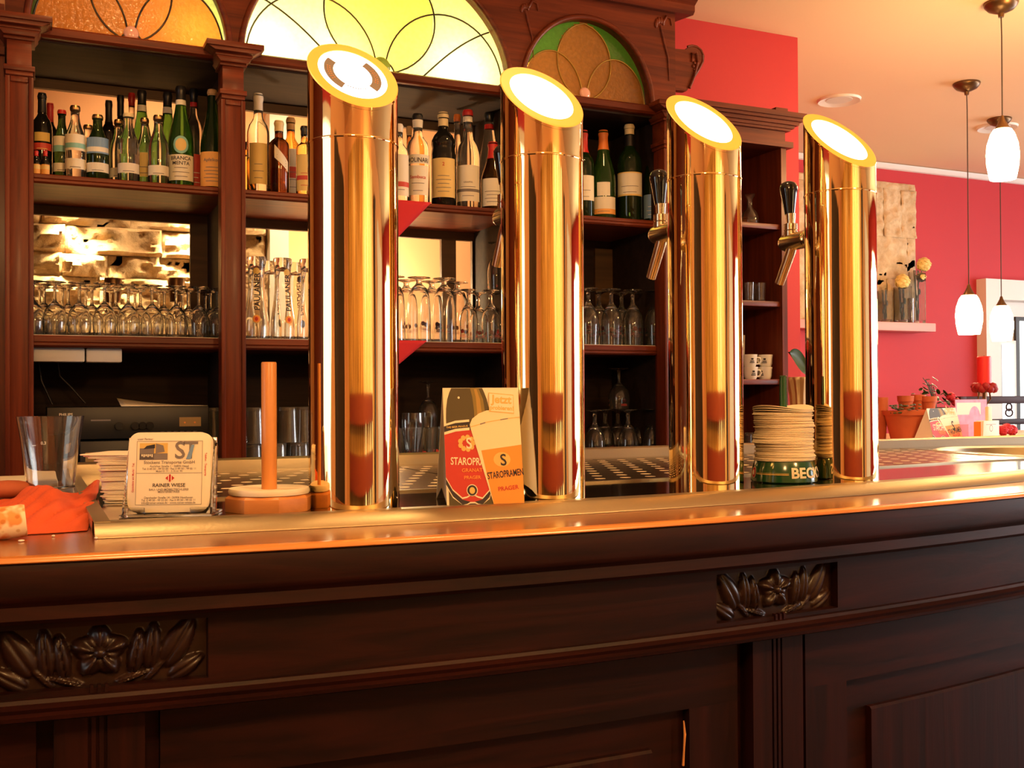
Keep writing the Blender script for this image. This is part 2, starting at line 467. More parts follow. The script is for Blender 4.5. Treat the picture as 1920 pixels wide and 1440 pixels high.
class MB:
    def __init__(s):
        s.v, s.f, s.m, s.mats = [], [], [], []

    def mi(s, mat):
        if mat not in s.mats:
            s.mats.append(mat)
        return s.mats.index(mat)

    def add(s, vs, fs, mat, T=None):
        o = len(s.v)
        for p in vs:
            p = Vector(p)
            s.v.append(T @ p if T is not None else p)
        i = s.mi(M[mat] if isinstance(mat, str) else mat)
        for f in fs:
            s.f.append([o + k for k in f])
            s.m.append(i)
        return s

    def box(s, x0, x1, y0, y1, z0, z1, mat, T=None):
        vs = [(x, y, z) for z in (z0, z1) for y in (y0, y1) for x in (x0, x1)]
        return s.add(vs, [(0, 2, 3, 1), (4, 5, 7, 6), (0, 1, 5, 4), (2, 6, 7, 3), (0, 4, 6, 2), (1, 3, 7, 5)], mat, T)

    def lathe(s, prof, mat, n=32, T=None, c=(0, 0, 0)):
        vs, fs, rings = [], [], []
        for r, z in prof:
            if r <= 1e-6:
                rings.append([len(vs)])
                vs.append((c[0], c[1], c[2] + z))
            else:
                rings.append(list(range(len(vs), len(vs) + n)))
                vs += [(c[0] + r * cos(2 * pi * i / n), c[1] + r * sin(2 * pi * i / n), c[2] + z) for i in range(n)]
        for a, b in zip(rings, rings[1:]):
            if len(a) == 1 and len(b) == 1:
                continue
            for i in range(n):
                j = (i + 1) % n
                if len(a) == 1:
                    fs.append((a[0], b[j], b[i]))
                elif len(b) == 1:
                    fs.append((a[i], a[j], b[0]))
                else:
                    fs.append((a[i], a[j], b[j], b[i]))
        return s.add(vs, fs, mat, T)

    def tube(s, pts, r, mat, n=8, T=None, cap=True, closed=False):
        pts = [Vector(p) for p in pts]
        vs, fs = [], []
        N = len(pts)
        up = Vector((0.123, 0.31, 0.94)).normalized()
        for k, p in enumerate(pts):
            if closed:
                d = (pts[(k + 1) % N] - pts[k - 1]).normalized()
            else:
                d = (pts[min(k + 1, N - 1)] - pts[max(k - 1, 0)]).normalized()
            a = d.cross(up)
            if a.length < 0.05:
                a = d.cross(Vector((1, 0, 0)))
            a.normalize()
            b = d.cross(a)
            rr = r[k] if isinstance(r, (list, tuple)) else r
            vs += [p + a * rr * cos(2 * pi * i / n) + b * rr * sin(2 * pi * i / n) for i in range(n)]
        for k in range(N if closed else N - 1):
            q = (k + 1) % N
            for i in range(n):
                j = (i + 1) % n
                fs.append((k * n + i, k * n + j, q * n + j, q * n + i))
        if cap and not closed:
            fs.append(tuple(range(n)))
            fs.append(tuple(range((N - 1) * n, N * n))[::-1])
        return s.add(vs, fs, mat, T)

    def cyl(s, p0, p1, r0, r1, mat, n=24, T=None):
        return s.tube([p0, p1], [r0, r1], mat, n, T)

    def sphere(s, c, r, mat, n=16, sc=(1, 1, 1), T=None):
        k = n // 2
        prof = [(r * sin(pi * i / k), -r * cos(pi * i / k)) for i in range(k + 1)]
        prof[0] = (0, -r)
        prof[-1] = (0, r)
        X = Matrix.Translation(c) @ Matrix.Diagonal((*sc, 1))
        return s.lathe(prof, mat, n, T @ X if T is not None else X)

    def prism(s, poly, a0, a1, mat, plane='XZ', T=None):
        """poly in 2-D, extruded along the third axis from a0 to a1"""
        def P(p, a):
            return {'XZ': (p[0], a, p[1]), 'XY': (p[0], p[1], a), 'YZ': (a, p[0], p[1])}[plane]
        n = len(poly)
        vs = [P(p, a0) for p in poly] + [P(p, a1) for p in poly]
        fs = [tuple(range(n)), tuple(range(n, 2 * n))[::-1]]
        fs += [(i, n + i, n + (i + 1) % n, (i + 1) % n) for i in range(n)]
        return s.add(vs, fs, mat, T)

    # --- flat art on the local XZ plane, facing -Y; layer lifts it by 0.15 mm
    def flat(s, poly, mat, layer=0, T=None, bend=None):
        y = -0.00015 * layer
        if bend:
            return s.add([bend(p[0], p[1], layer) for p in poly], [tuple(range(len(poly)))], mat, T)
        return s.add([(p[0], y, p[1]) for p in poly], [tuple(range(len(poly)))], mat, T)

    def rect(s, x0, x1, z0, z1, mat, layer=0, T=None, bend=None):
        if bend:
            k = max(2, int(abs(x1 - x0) / 0.004))
            for i in range(k):
                a, b = x0 + (x1 - x0) * i / k, x0 + (x1 - x0) * (i + 1) / k
                s.flat([(a, z0), (b, z0), (b, z1), (a, z1)], mat, layer, T, bend)
            return s
        return s.flat([(x0, z0), (x1, z0), (x1, z1), (x0, z1)], mat, layer, T)

    def disc(s, x, z, rx, rz, mat, layer=0, T=None, bend=None, n=20, a0=0, a1=2 * pi):
        full = abs(a1 - a0 - 2 * pi) < 1e-6
        if bend and full:                                  # follow the curve in narrow strips
            k = max(6, min(24, int(2 * rx / 0.0015)))
            vs = []
            for i in range(k + 1):
                u = -1 + 2 * i / k
                hh = rz * sqrt(max(0.0, 1 - u * u))
                vs += [bend(x + rx * u, z - hh, layer), bend(x + rx * u, z + hh, layer)]
            return s.add(vs, [(2 * i, 2 * i + 2, 2 * i + 3, 2 * i + 1) for i in range(k)], mat, T)
        pts = [(x + rx * cos(a0 + (a1 - a0) * i / n), z + rz * sin(a0 + (a1 - a0) * i / n)) for i in range(n if full else n + 1)]
        return s.flat(pts, mat, layer, T, bend)

    def text(s, st, x, z, size, mat, layer=2, T=None, bend=None, align='CENTER', rot=0.0, sx=1.0, spacing=1.0, bold=0.012):
        vs, fs = text_geo(st, align, spacing, bold)
        out = []
        for v in vs:
            a, b = v.x * size * sx, v.y * size
            a, b = a * cos(rot) - b * sin(rot), a * sin(rot) + b * cos(rot)
            if bend:
                out.append(bend(x + a, z + b, layer))
            else:
                out.append((x + a, -0.00015 * layer, z + b))
        return s.add(out, fs, mat, T)

    def build(s, name, parent=None, smooth=35, bevel=0.0, off=None, warp=None, seg=2):
        me = bpy.data.meshes.new(name)
        vs = s.v
        if warp:
            vs = [warp(p) for p in vs]
        if off is not None:
            o = Vector(off)
            vs = [p - o for p in vs]
        me.from_pydata([tuple(p) for p in vs], [], s.f)
        for m in s.mats:
            me.materials.append(m)
        me.polygons.foreach_set('material_index', s.m)
        bm = bmesh.new()
        bm.from_mesh(me)
        bmesh.ops.recalc_face_normals(bm, faces=bm.faces)
        if bevel:
            es = [e for e in bm.edges if len(e.link_faces) == 2 and e.calc_face_angle(0) > 0.6]
            bmesh.ops.bevel(bm, geom=es, offset=bevel, segments=seg, profile=0.5, affect='EDGES', clamp_overlap=True)
        bm.to_mesh(me)
        bm.free()
        if smooth:
            me.polygons.foreach_set('use_smooth', [True] * len(me.polygons))
            me.set_sharp_from_angle(angle=radians(smooth))
        me.update()
        ob = bpy.data.objects.new(name, me)
        COL.objects.link(ob)
        if parent is not None:
            ob.parent = parent
        return ob


def tag(o, label=None, cat=None, group=None, kind=None):
    if label:
        o['label'] = label
    if cat:
        o['category'] = cat
    if group:
        o['group'] = group
    if kind:
        o['kind'] = kind
    return o


def empty(name, label, cat, loc, rz=0.0, group=None):
    o = bpy.data.objects.new(name, None)
    o.empty_display_size = 0.05
    COL.objects.link(o)
    o.location = loc
    o.rotation_euler = (0, 0, rz)
    return tag(o, label, cat, group)


def structure(name, mb, **k):
    return tag(mb.build(name, **k), kind='structure')


def dup(o, loc, rz=None, label=None, group=None, parent=None):
    c = o.copy()
    COL.objects.link(c)
    if parent is not None:
        c.parent = parent
    else:
        c.location = loc
        if rz is not None:
            c.rotation_euler = (0, 0, rz)
        if label:
            c['label'] = label
        if group:
            c['group'] = group
    for ch in list(o.children):
        dup(ch, None, parent=c)
    return c


ORD = ['first', 'second', 'third', 'fourth', 'fifth', 'sixth', 'seventh', 'eighth', 'ninth', 'tenth', 'eleventh', 'twelfth']


from mathutils.noise import fractal

# =================================================================== THE ROOM
structure('floor', MB().box(-2.6, 8.2, -2.9, 5.4, -0.05, 0.0, 'floor'))
_c = MB()
_c.box(-2.6, 8.2, -2.9, 5.4, CEIL, CEIL + 0.06, 'ceiling')
structure('ceiling', _c)
structure('wall_back', MB().box(-2.6, 2.06, 3.98, 4.1, 0, CEIL, 'peach'))
structure('wall_red', MB().box(2.06, 2.965, 3.51, 5.2, 0, CEIL, 'red_wall'))
DX0, DX1, DZ = 5.93, 8.1, 2.02                       # the white framed door opening of the far wall
_m = MB()
_m.box(2.965, DX0, 5.2, 5.4, 0, CEIL, 'far_wall')
_m.box(DX0, DX1, 5.2, 5.4, DZ, CEIL, 'far_wall')
structure('wall_far', _m)
# right wall with a broad window
_m = MB()
_m.box(8.1, 8.2, -2.9, -1.5, 0, CEIL, 'far_wall')
_m.box(8.1, 8.2, 4.2, 5.4, 0, CEIL, 'far_wall')
_m.box(8.1, 8.2, -1.5, 4.2, 0, 0.8, 'far_wall')
_m.box(8.1, 8.2, -1.5, 4.2, 2.3, CEIL, 'far_wall')
structure('wall_right', _m)
_m = MB()
for _y in (-1.5, 0.4, 2.3, 4.14):
    _m.box(8.06, 8.16, _y, _y + 0.06, 0.8, 2.3, 'trimwhite')
_m.box(8.06, 8.16, -1.5, 4.2, 0.8, 0.86, 'trimwhite')
_m.box(8.06, 8.16, -1.5, 4.2, 2.24, 2.3, 'trimwhite')
_m.box(8.14, 8.15, -1.5, 4.2, 0.8, 2.3, 'daylight')
structure('window_1', _m)
# left wall with a window
LW0, LW1 = 0.40, 1.62
_m = MB()
_m.box(-2.6, -2.5, LW1, 5.4, 0, CEIL, 'mahog_v')
_m.box(-2.6, -2.5, -2.9, LW0, 0, CEIL, 'peach')
_m.box(-2.6, -2.5, LW0, LW1, 0, 0.75, 'red_wall')
_m.box(-2.6, -2.5, LW0, LW1, 2.35, CEIL, 'red_wall')
structure('wall_left', _m)
_m = MB()
_m.box(-2.56, -2.46, LW0, LW0 + .06, 0.75, 2.35, 'trimwhite').box(-2.56, -2.46, LW1 - .06, LW1, 0.75, 2.35, 'trimwhite')
_m.box(-2.56, -2.46, LW0, LW1, 0.75, 0.81, 'trimwhite').box(-2.56, -2.46, LW0, LW1, 2.29, 2.35, 'trimwhite')
_m.box(-2.54, -2.53, LW0, LW1, 0.75, 2.35, 'daylight2')
structure('window_2', _m)
structure('trim_9', MB().prism([(5.2, 2.745), (5.2, 2.712), (5.185, 2.716), (5.165, 2.740), (5.163, 2.745)], 2.97, 8.05, 'white', 'YZ'))
# wall behind the guests' side, seen only mirrored in the brass; fittings below added for those reflections
structure('wall_rear', MB().box(-2.6, 8.2, -2.9, -2.8, 0, CEIL, 'peach'))
structure('trim_1', MB().box(-2.5, -2.3, -2.0, -0.25, 0, 2.3, 'dark_trim'))
_m = MB()
_m.box(-1.8, 0.85, -2.8, -2.74, 0, 2.5, 'golden_wood')
_m.box(-1.6, 2.7, -2.70, -2.62, 1.10, 1.25, 'red_brown')
_m.box(-1.6, 2.7, -2.70, -2.62, 0.76, 0.95, 'red_brown')
structure('door_2', _m)
_m = MB()
for _k in range(5):
    _x = 0.92 + _k * 0.46
    _m.tube([(_x + 0.33 * q / 40, -2.74 + 0.02 * sin(q * 1.1), 0.1) for q in range(41)], 0.004, 'curtain', 6)
    for q in range(40):
        _a, _b = (_x + 0.33 * q / 40, -2.74 + 0.02 * sin(q * 1.1)), (_x + 0.33 * (q + 1) / 40, -2.74 + 0.02 * sin((q + 1) * 1.1))
        _m.add([(*_a, 0.1), (*_b, 0.1), (*_b, 2.5), (*_a, 2.5)], [(0, 1, 2, 3)], 'curtain')
structure('trim_2', _m)
_m = MB()
for _k in range(4):
    _m.box(1.26 + _k * 0.46, 1.37 + _k * 0.46, -2.795, -2.79, 0.1, 2.5, 'amber_strip')
structure('glow_strips', _m)  # unseen glowing strips, added for yellow streaks in the brass
structure('trim_8', MB().box(4.5, 7.4, -2.8, -2.72, 0, 2.4, 'trimwhite'))  # unseen white panel added to give the brass a silver band
structure('trim_6', MB().box(3.3, 3.6, -2.8, -2.6, 0, 2.4, 'dark_trim'))

# white framed glazed door at the end of the dining side
_m = MB()
_m.box(DX0, DX0 + 0.14, 5.12, 5.3, 0, DZ, 'trimwhite')
_m.box(DX0 + 0.1405, DX1, 5.12, 5.3, DZ - 0.14, DZ, 'trimwhite')
structure('trim_3', _m)
_m = MB()
_m.box(DX0 + 0.14, DX1, 5.24, 5.28, 0, DZ - 0.14, 'trimwhite')
p0, p1 = PY(1868, 646, 5.23), PY(1899, 770, 5.23)
_m.box(p0.x - 0.03, p1.x + 0.03, 5.222, 5.24, 0.5, p0.z + 0.03, 'trimwhite')
_m.box(p0.x, p0.x + 0.03, 5.21, 5.222, 0.5, p0.z, 'dark_trim')
_m.box(p0.x + 0.03, p1.x, 5.215, 5.222, 0.5, p0.z, 'daylight2')
p0 = PY(1903, 594, 5.23)
_m.box(p0.x, DX1, 5.222, 5.24, 0.5, p0.z, 'dark_trim')
_m.box(p0.x + 0.035, p0.x + 0.11, 5.212, 5.222, 0.5, p0.z - 0.03, 'daylight2')
structure('door_1', _m)

# sandstone slab let into the far wall, with a narrow ledge
def rough_blocks(mb, x0, x1, z0, z1, y, rows, mat='stone', depth_=0.05, seed=3, ragged=0.0):
    rg = random.Random(seed)
    z = z0
    while z < z1 - 0.02:
        h = min(rg.uniform(*rows), z1 - z)
        if z1 - (z + h) < 0.04:
            h = z1 - z
        x = x0 + rg.uniform(-ragged, ragged)
        xe = x1 + rg.uniform(-ragged, ragged)
        while x < xe - 0.01:
            wd = min(rg.uniform(0.14, 0.34), xe - x)
            if xe - (x + wd) < 0.06:
                wd = xe - x
            nx, nz = max(3, int(wd / 0.010)), max(3, int(h / 0.010))
            vs, fs = [], []
            ph = rg.uniform(0, 90)
            t0 = rg.uniform(0.35, 0.8)
            for j in range(nz + 1):
                for i in range(nx + 1):
                    u, v_ = i / nx, j / nz
                    e = min(u * wd, (1 - u) * wd, v_ * h, (1 - v_) * h) / 0.012
                    q = Vector((x + wd * u, ph, z + h * v_))
                    rough_ = fractal(Vector((q.x * 9, q.y, q.z * 17)), 0.8, 2.1, 5) * 0.60 + fractal(Vector((q.x * 4.5, q.y + 5, q.z * 7)), 1.0, 2.0, 2) * 0.45
                    d = depth_ * (t0 * 0.8 + 1.0 * rough_) * (0.45 + 0.55 * min(1, e) ** 0.6)
                    vs.append((x + wd * u, y - max(0.0, d), z + h * v_))
            for j in range(nz):
                for i in range(nx):
                    a = j * (nx + 1) + i
                    fs.append((a, a + 1, a + nx + 2, a + nx + 1))
            mb.add(vs, fs, mat)
            x += wd
        z += h
    mb.box(x0, x1, y, y + 0.02, z0, z1, mat)


a, b = PY(1500, 600, 5.15), PY(1724, 345, 5.15)
_m = MB()
rough_blocks(_m, a.x, b.x, a.z + 0.01, b.z, 5.19, (0.22, 0.32), depth_=0.03, seed=5, ragged=0.012)
tag(_m.build('stone_slab', smooth=50), 'tall pale sandstone slab let into the raspberry wall above the ledge', 'stone slab')
b = PY(1755, 605, 5.02)
LEDGE = a.z - 0.005
_m = MB().box(a.x - 0.3, b.x, 5.02, 5.2, LEDGE - 0.055, LEDGE, 'ledge_paint')
structure('trim_4', _m, bevel=0.004)

# sandstone cladding on the wall behind the shelves
_m = MB()
rough_blocks(_m, -0.75, 0.80, 1.0, 2.0, 3.955, (0.075, 0.15), depth_=0.075, seed=11)
tag(_m.build('stone_cladding', smooth=60), 'rough spotlit sandstone cladding seen through the left bay of the shelves', 'stone wall')
structure('trim_5', MB().box(0.81, 0.88, 3.90, 3.98, 0, 2.3, 'white'))
for _x in (0.13, 0.50):
    lamp('stone_spot', 'SPOT', (_x, 3.82, 1.92), 38, (1.0, 0.72, 0.34), 0.03, (_x + 0.03, 3.97, 1.5), 75, 0.8)
lamp('alcove_lamp', 'POINT', (1.17, 3.80, 1.60), 16, (1.0, 0.76, 0.42), 0.04)
lamp('alcove_lamp', 'SPOT', (0.92, 3.60, 2.12), 9.0, (1.0, 0.70, 0.36), 0.04, (0.92, 3.98, 1.95), 140, 0.6)
lamp('alcove_lamp', 'SPOT', (1.45, 3.60, 2.10), 6.0, (1.0, 0.66, 0.34), 0.04, (1.45, 3.98, 1.95), 140, 0.6)
lamp('alcove_lamp', 'SPOT', (0.4, 3.60, 2.14), 8.0, (1.0, 0.66, 0.34), 0.04, (0.4, 3.98, 1.98), 140, 0.6)

for _k, _px in enumerate((212, 331)):
    _p, _q = PY(_px, 522, 3.66), PY(_px, 600, 3.66)
    _rt = empty('spotlight', ['small bronze spotlight behind the goblets, left of two', 'small bronze spotlight behind the goblets, right of two'][_k], 'spotlight', (_p.x, 3.66, 0.99), 0, 'small spotlights in front of the stone')
    _h = _p.z - 0.99
    MB().lathe([(0, 0), (.04, 0), (.04, .012), (.008, .016), (.007, _h - .07), (0, _h - .07)], 'bronze', 20).build('stand', _rt, smooth=40)
    MB().lathe([(0, _h - .08), (.022, _h - .08), (.026, _h - .05), (.028, _h - .008), (.026, _h), (.022, _h - .002), (0, _h - .012)], 'bronze', 24).build('lamp_head', _rt, smooth=40)
structure('trim_7', MB().box(-0.75, 2.05, 3.50, 3.98, 0.94, 0.99, 'peach'))

# recessed ceiling spot rings
for i, (x, y) in enumerate([(3.785, 4.166), (5.002, 4.229)]):
    mb = MB().lathe([(0.065, 0.0), (0.085, -0.004), (0.105, -0.011), (0.11, 0), (0.085, 0.002), (0.065, 0.0)], 'white')
    rt = empty('ceiling_light', ['round white recessed ceiling light in the open ceiling beside the red wall', 'round white recessed ceiling light behind the high pendant lamp'][i], 'ceiling light', (x, y, CEIL), group='recessed ceiling lights')
    mb.build('trim_ring', rt)
    MB().lathe([(0, -0.003), (0.065, -0.003), (0.065, 0), (0, 0)], 'white_pl').build('lens', rt)

# =================================================================== THE COUNTER
def bow(x):
    t = max(-1.0, min(1.0, x - 0.6))
    return 0.11 * t * t


def warp(p):
    k = 1.0 if p.y < 1.15 else max(0.0, (1.9 - p.y) / 0.75)
    return Vector((p.x, p.y + bow(p.x) * k, p.z))


def xbar(mb, x0, x1, prof, mat, step=0.06, closed=True):
    n = max(1, int(abs(x1 - x0) / step))
    k = len(prof)
    vs = [(x0 + (x1 - x0) * i / n, y, z) for i in range(n + 1) for y, z in prof]
    fs = []
    for i in range(n):
        for j in range(k if closed else k - 1):
            q = (j + 1) % k
            fs.append((i * k + j, i * k + q, (i + 1) * k + q, (i + 1) * k + j))
    if closed:
        fs += [tuple(range(k)), tuple(range(n * k, n * k + k))[::-1]]
    return mb.add(vs, fs, mat)


def ybox(y0, y1, z0, z1):
    return [(y0, z0), (y1, z0), (y1, z1), (y0, z1)]


BX0, BX1 = -1.6, 3.1
Z_BAR, Z_TRAY = 1.0875, 1.10
ctr = empty('bar_counter', 'dark carved wooden bar counter with a bright reflection painted along its top edge', 'bar counter', (0.6, 1.3, 0))
O = ctr.location.copy()
mb = MB()
xbar(mb, BX0, BX1, [(1.045, 1.0755), (1.012, 1.0755), (1.012, Z_BAR), (1.25, Z_BAR), (1.95, Z_BAR), (1.95, 1.0755)], 'bartop')
mb.build('bar_top', ctr, off=O, warp=warp, smooth=50)
mb = MB()
xbar(mb, BX0, BX1, [(1.05, 1.0248), (1.012, 1.0248), (1.008, 1.029), (1.0095, 1.041), (1.006, 1.0455), (1.0035, 1.0475), (1.0025, 1.052), (1.003, 1.076), (1.0045, 1.0805), (1.0115, 1.0805), (1.0115, 1.0752), (1.05, 1.0752), (1.05, 1.03)], 'counter')
mb.build('edge_moulding', ctr, off=O, warp=warp, smooth=40)
PX = [-0.72, 0.06, 0.84, 1.62, 2.4]                       # pilaster centres
CW, CZ0, CZ1 = 0.0975, 0.958, 1.0165
YF, YP = 1.030, 1.034
mb = MB()
xs = BX0
for x in PX:
    xbar(mb, xs, x - CW, ybox(YF, YF + 0.03, 0.945, 1.026), 'counter')
    xbar(mb, x - CW, x + CW, ybox(YF, YF + 0.03, 0.945, CZ0), 'counter')
    xbar(mb, x - CW, x + CW, ybox(YF, YF + 0.03, CZ1, 1.026), 'counter')
    xs = x + CW
xbar(mb, xs, BX1, ybox(YF, YF + 0.03, 0.945, 1.026), 'counter')
mb.build('frieze', ctr, off=O, warp=warp, smooth=30)
mb = MB()
xbar(mb, BX0, BX1, [(1.05, 0.934), (1.018, 0.934), (1.010, 0.937), (1.009, 0.941), (1.015, 0.943), (1.013, 0.947), (1.022, 0.9495), (1.024, 0.953), (1.05, 0.955)], 'counter')
mb.build('lower_moulding', ctr, off=O, warp=warp, smooth=40)
mb = MB()
xbar(mb, BX0, BX1, ybox(1.06, 1.10, 0.0, 1.046), 'counter')
mb.build('body', ctr, off=O, warp=warp)


def relief(x, z):
    """height of the carved flower and leaves"""
    h = 0.0

    def leafy(cx, cz, ang, L, W, H, ribs=0):
        nonlocal h
        dx, dz = x - cx, z - cz
        a, b = dx * cos(ang) + dz * sin(ang), -dx * sin(ang) + dz * cos(ang)
        q = (a / L) ** 2 + (b / (W * (1 - 0.25 * a / L))) ** 2
        if q < 1:
            t = H * (1 - q) ** 0.5
            if ribs:
                t *= 0.82 + 0.18 * cos(ribs * atan2(b, a + L) * 2)
            else:
                t -= 0.3 * H * math.exp(-(b / (0.16 * W)) ** 2)
            h = max(h, t)
    for s in (-1, 1):
        leafy(s * 0.071, 0.006, pi / 2 - s * 0.55, 0.027, 0.0125, 0.009)
        leafy(s * 0.079, -0.018, pi / 2 - s * 1.0, 0.019, 0.0085, 0.007)
        leafy(s * 0.047, 0.004, pi / 2 - s * 0.10, 0.0235, 0.0085, 0.009)
        leafy(s * 0.033, 0.000, pi / 2 - s * 0.16, 0.0225, 0.0075, 0.010)
        leafy(s * 0.052, -0.017, pi / 2 - s * 0.75, 0.018, 0.0035, 0.006)
        leafy(s * 0.030, -0.024, pi / 2 - s * 1.25, 0.018, 0.0035, 0.006)
    for k in range(5):
        a = pi / 2 + k * 2 * pi / 5
        leafy(0.0132 * cos(a), 0.002 + 0.0132 * sin(a), a, 0.0128, 0.0112, 0.0125, 4)
    q = (x * x + (z - 0.002) ** 2) / 0.0052 ** 2
    if q < 1:
        h = max(h, 0.008 + 0.006 * (1 - q) ** 0.5)
    return h


for ci, x in enumerate(PX):
    mb = MB()
    nx, nz = 130, 46
    vs, fs = [], []
    for j in range(nz + 1):
        for i in range(nx + 1):
            u = -CW + 2 * CW * i / nx
            v_ = -(CZ1 - CZ0) / 2 + (CZ1 - CZ0) * j / nz
            vs.append((x + u, YF + 0.013 - relief(u, v_) * 0.95, (CZ0 + CZ1) / 2 + v_))
    for j in range(nz):
        for i in range(nx):
            a = j * (nx + 1) + i
            fs.append((a, a + 1, a + nx + 2, a + nx + 1))
    mb.add(vs, fs, 'carved')
    cp = mb.build('carved_panel', ctr, off=O, warp=warp, smooth=60)
    if ci == 1:
        cp['label'] = 'carved flower panel at the left of the bar front'
    if ci == 2:
        cp['label'] = 'carved flower panel at the right of the bar front'
    # pilaster under it, with three flutes
    mb = MB()
    ws = [-0.040, -0.0105, -0.0075, -0.0035, -0.0005, 0.0035, 0.0065, 0.0105, 0.040]
    for k in range(8):
        deep = k in (1, 3, 5)
        mb.box(x + ws[k], x + ws[k + 1], YP + (0.005 if deep else 0), 1.06, 0.0, 0.936, 'counter_v')
    for k in range(3):
        mb.box(x - 0.009 + k * 0.0065, x - 0.006 + k * 0.0065, 1.0275, 1.034, 0.9535, 0.961, 'counter_v')
    mb.build('pilaster', ctr, off=O, warp=warp, smooth=30)
for k in range(len(PX) - 1):
    x0, x1 = PX[k] + 0.055, PX[k + 1] - 0.055
    Y0, Y1, Y2 = 1.046, 1.056, 1.050
    zt = 0.857
    mb = MB()
    xbar(mb, x0, x1, ybox(Y0, 1.062, zt, 0.936), 'counter')
    for a, b in ((x0, x0 + 0.072), (x1 - 0.072, x1)):
        xbar(mb, a, b, ybox(Y0, 1.062, 0.0, zt), 'counter_v', 0.03)
    xbar(mb, x0, x1, ybox(Y0, 1.062, 0.0, 0.14), 'counter')
    mb.build('panel_frame', ctr, off=O, warp=warp, smooth=30)
    mb = MB()
    xa, xb = x0 + 0.072 + 0.050, x1 - 0.072 - 0.050
    xbar(mb, xa, xb, [(1.062, 0.17), (Y2 + 0.003, 0.17), (Y2, 0.173), (Y2, 0.811), (Y2 + 0.003, 0.814), (1.062, 0.814)], 'counter_v', 0.03)
    mb.build('raised_panel', ctr, off=O, warp=warp, smooth=20)

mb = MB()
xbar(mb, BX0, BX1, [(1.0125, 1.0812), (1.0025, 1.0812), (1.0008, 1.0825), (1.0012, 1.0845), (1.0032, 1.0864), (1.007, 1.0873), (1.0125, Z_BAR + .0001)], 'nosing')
mb.build('edge_nosing', ctr, off=O, warp=warp, smooth=60)['label'] = 'wood edge with its bright reflection painted in'

mb = MB()
p0, p1 = PY(1283, 1352, 1.0455), PY(1282, 1436, 1.0455)
mb.tube([(p0.x, 1.0455 + bow(p0.x), p0.z), (p0.x + .0008, 1.0445 + bow(p0.x), p0.z * .7 + p1.z * .3), (p0.x - .0006, 1.0445 + bow(p0.x), p0.z * .35 + p1.z * .65), (p1.x, 1.0455 + bow(p0.x), p1.z)], [.0008, .0016, .0012, .0016], 'wood_light', 6)
mb.build('chipped_edge', ctr, off=O)['label'] = 'pale chipped splinter line'

# =================================================================== THE STEEL WORKTOP
TX0 = 0.06
Z_WT = Z_BAR + 0.0004
tray = empty('steel_worktop', 'long brushed steel drip tray worktop let into the bar counter', 'worktop', (0.6, 1.5, Z_WT))
O = tray.location.copy()
mb = MB()
xbar(mb, TX0 + 0.015, BX1, [(1.16, Z_WT), (1.16, Z_TRAY)] + [(1.16 + 0.77 * k / 8, Z_TRAY) for k in range(1, 9)] + [(1.93, Z_WT)], 'steel_sheet', closed=True)
sheet = mb.build('sheet', tray, off=O, warp=warp, smooth=30)
mb = MB()
xbar(mb, TX0, BX1, [(1.112, Z_WT), (1.113, Z_WT + 0.002), (1.131, Z_TRAY + 0.0005), (1.135, Z_TRAY + 0.0022), (1.139, Z_TRAY + 0.0018), (1.166, Z_TRAY + 0.0008), (1.166, Z_WT)], 'steel', 0.05)
mb.build('front_rail', tray, off=O, warp=warp, smooth=40)
mb = MB()
xbar(mb, TX0, BX1, [(1.922, Z_TRAY), (1.925, Z_TRAY + 0.018), (1.932, Z_TRAY + 0.022), (1.95, Z_TRAY + 0.020), (1.95, Z_WT), (1.922, Z_WT)], 'steel', 0.05)
mb.build('back_rim', tray, off=O, warp=warp, smooth=40)
mb = MB()
for k in range(10):
    ya, yb = 1.135 + 0.8 * k / 10, 1.135 + 0.8 * (k + 1) / 10
    mb.box(TX0, TX0 + 0.016, ya, yb, Z_WT, Z_TRAY + 0.0025, 'steel')
mb.build('side_rim', tray, off=O, warp=warp, smooth=40)
for k in range(4):
    x0, x1 = 0.20 + k * 0.42, 0.20 + k * 0.42 + 0.415
    mb = MB()
    xbar(mb, x0, x1, [(1.375 + 0.49 * q / 6, Z_TRAY + 0.0014) for q in range(7)] + [(1.865, Z_TRAY + 0.0002), (1.375, Z_TRAY + 0.0002)], 'perf', 0.05)
    mb.build('perforated_plate', tray, off=O, warp=warp, smooth=20)
for x in (0.198, 1.885):
    mb = MB().box(x - 0.006, x, 1.37, 1.87, Z_TRAY, Z_TRAY + 0.002, 'steel')
    mb.build('plate_edge', tray, off=O, warp=warp)
mb = MB()
xbar(mb, 0.2, 1.88, ybox(1.366, 1.373, Z_TRAY, Z_TRAY + 0.0026), 'steel', 0.05)
mb.build('plate_edge', tray, off=O, warp=warp)
# round sink
sk = PZ(1958, 848, Z_TRAY)
mb = MB().lathe([(0.0, -0.16), (0.14, -0.155), (0.185, -0.13), (0.205, -0.05), (0.21, 0.0), (0.225, 0.004), (0.232, 0.0012), (0.214, -0.002), (0.208, -0.05), (0.19, -0.135), (0.14, -0.162), (0.0, -0.166)], 'steel', 48, c=sk)
mb.build('sink_bowl', tray, off=O, smooth=40)
cut = MB().lathe([(0, -0.3), (0.222, -0.3), (0.222, 0.3), (0, 0.3)], 'steel', 48, c=sk).build('cutter', off=O)
for tgt in (sheet, bpy.data.objects.get('bar_top')):
    md = tgt.modifiers.new('cut', 'BOOLEAN')
    md.object = cut
    md.operation = 'DIFFERENCE'
    md.solver = 'EXACT'
    cut.location = O if tgt.parent == tray else O
    bpy.context.view_layer.update()
    dg = bpy.context.evaluated_depsgraph_get()
    me2 = bpy.data.meshes.new_from_object(tgt.evaluated_get(dg))
    tgt.modifiers.clear()
    tgt.data = me2
bpy.data.objects.remove(cut)

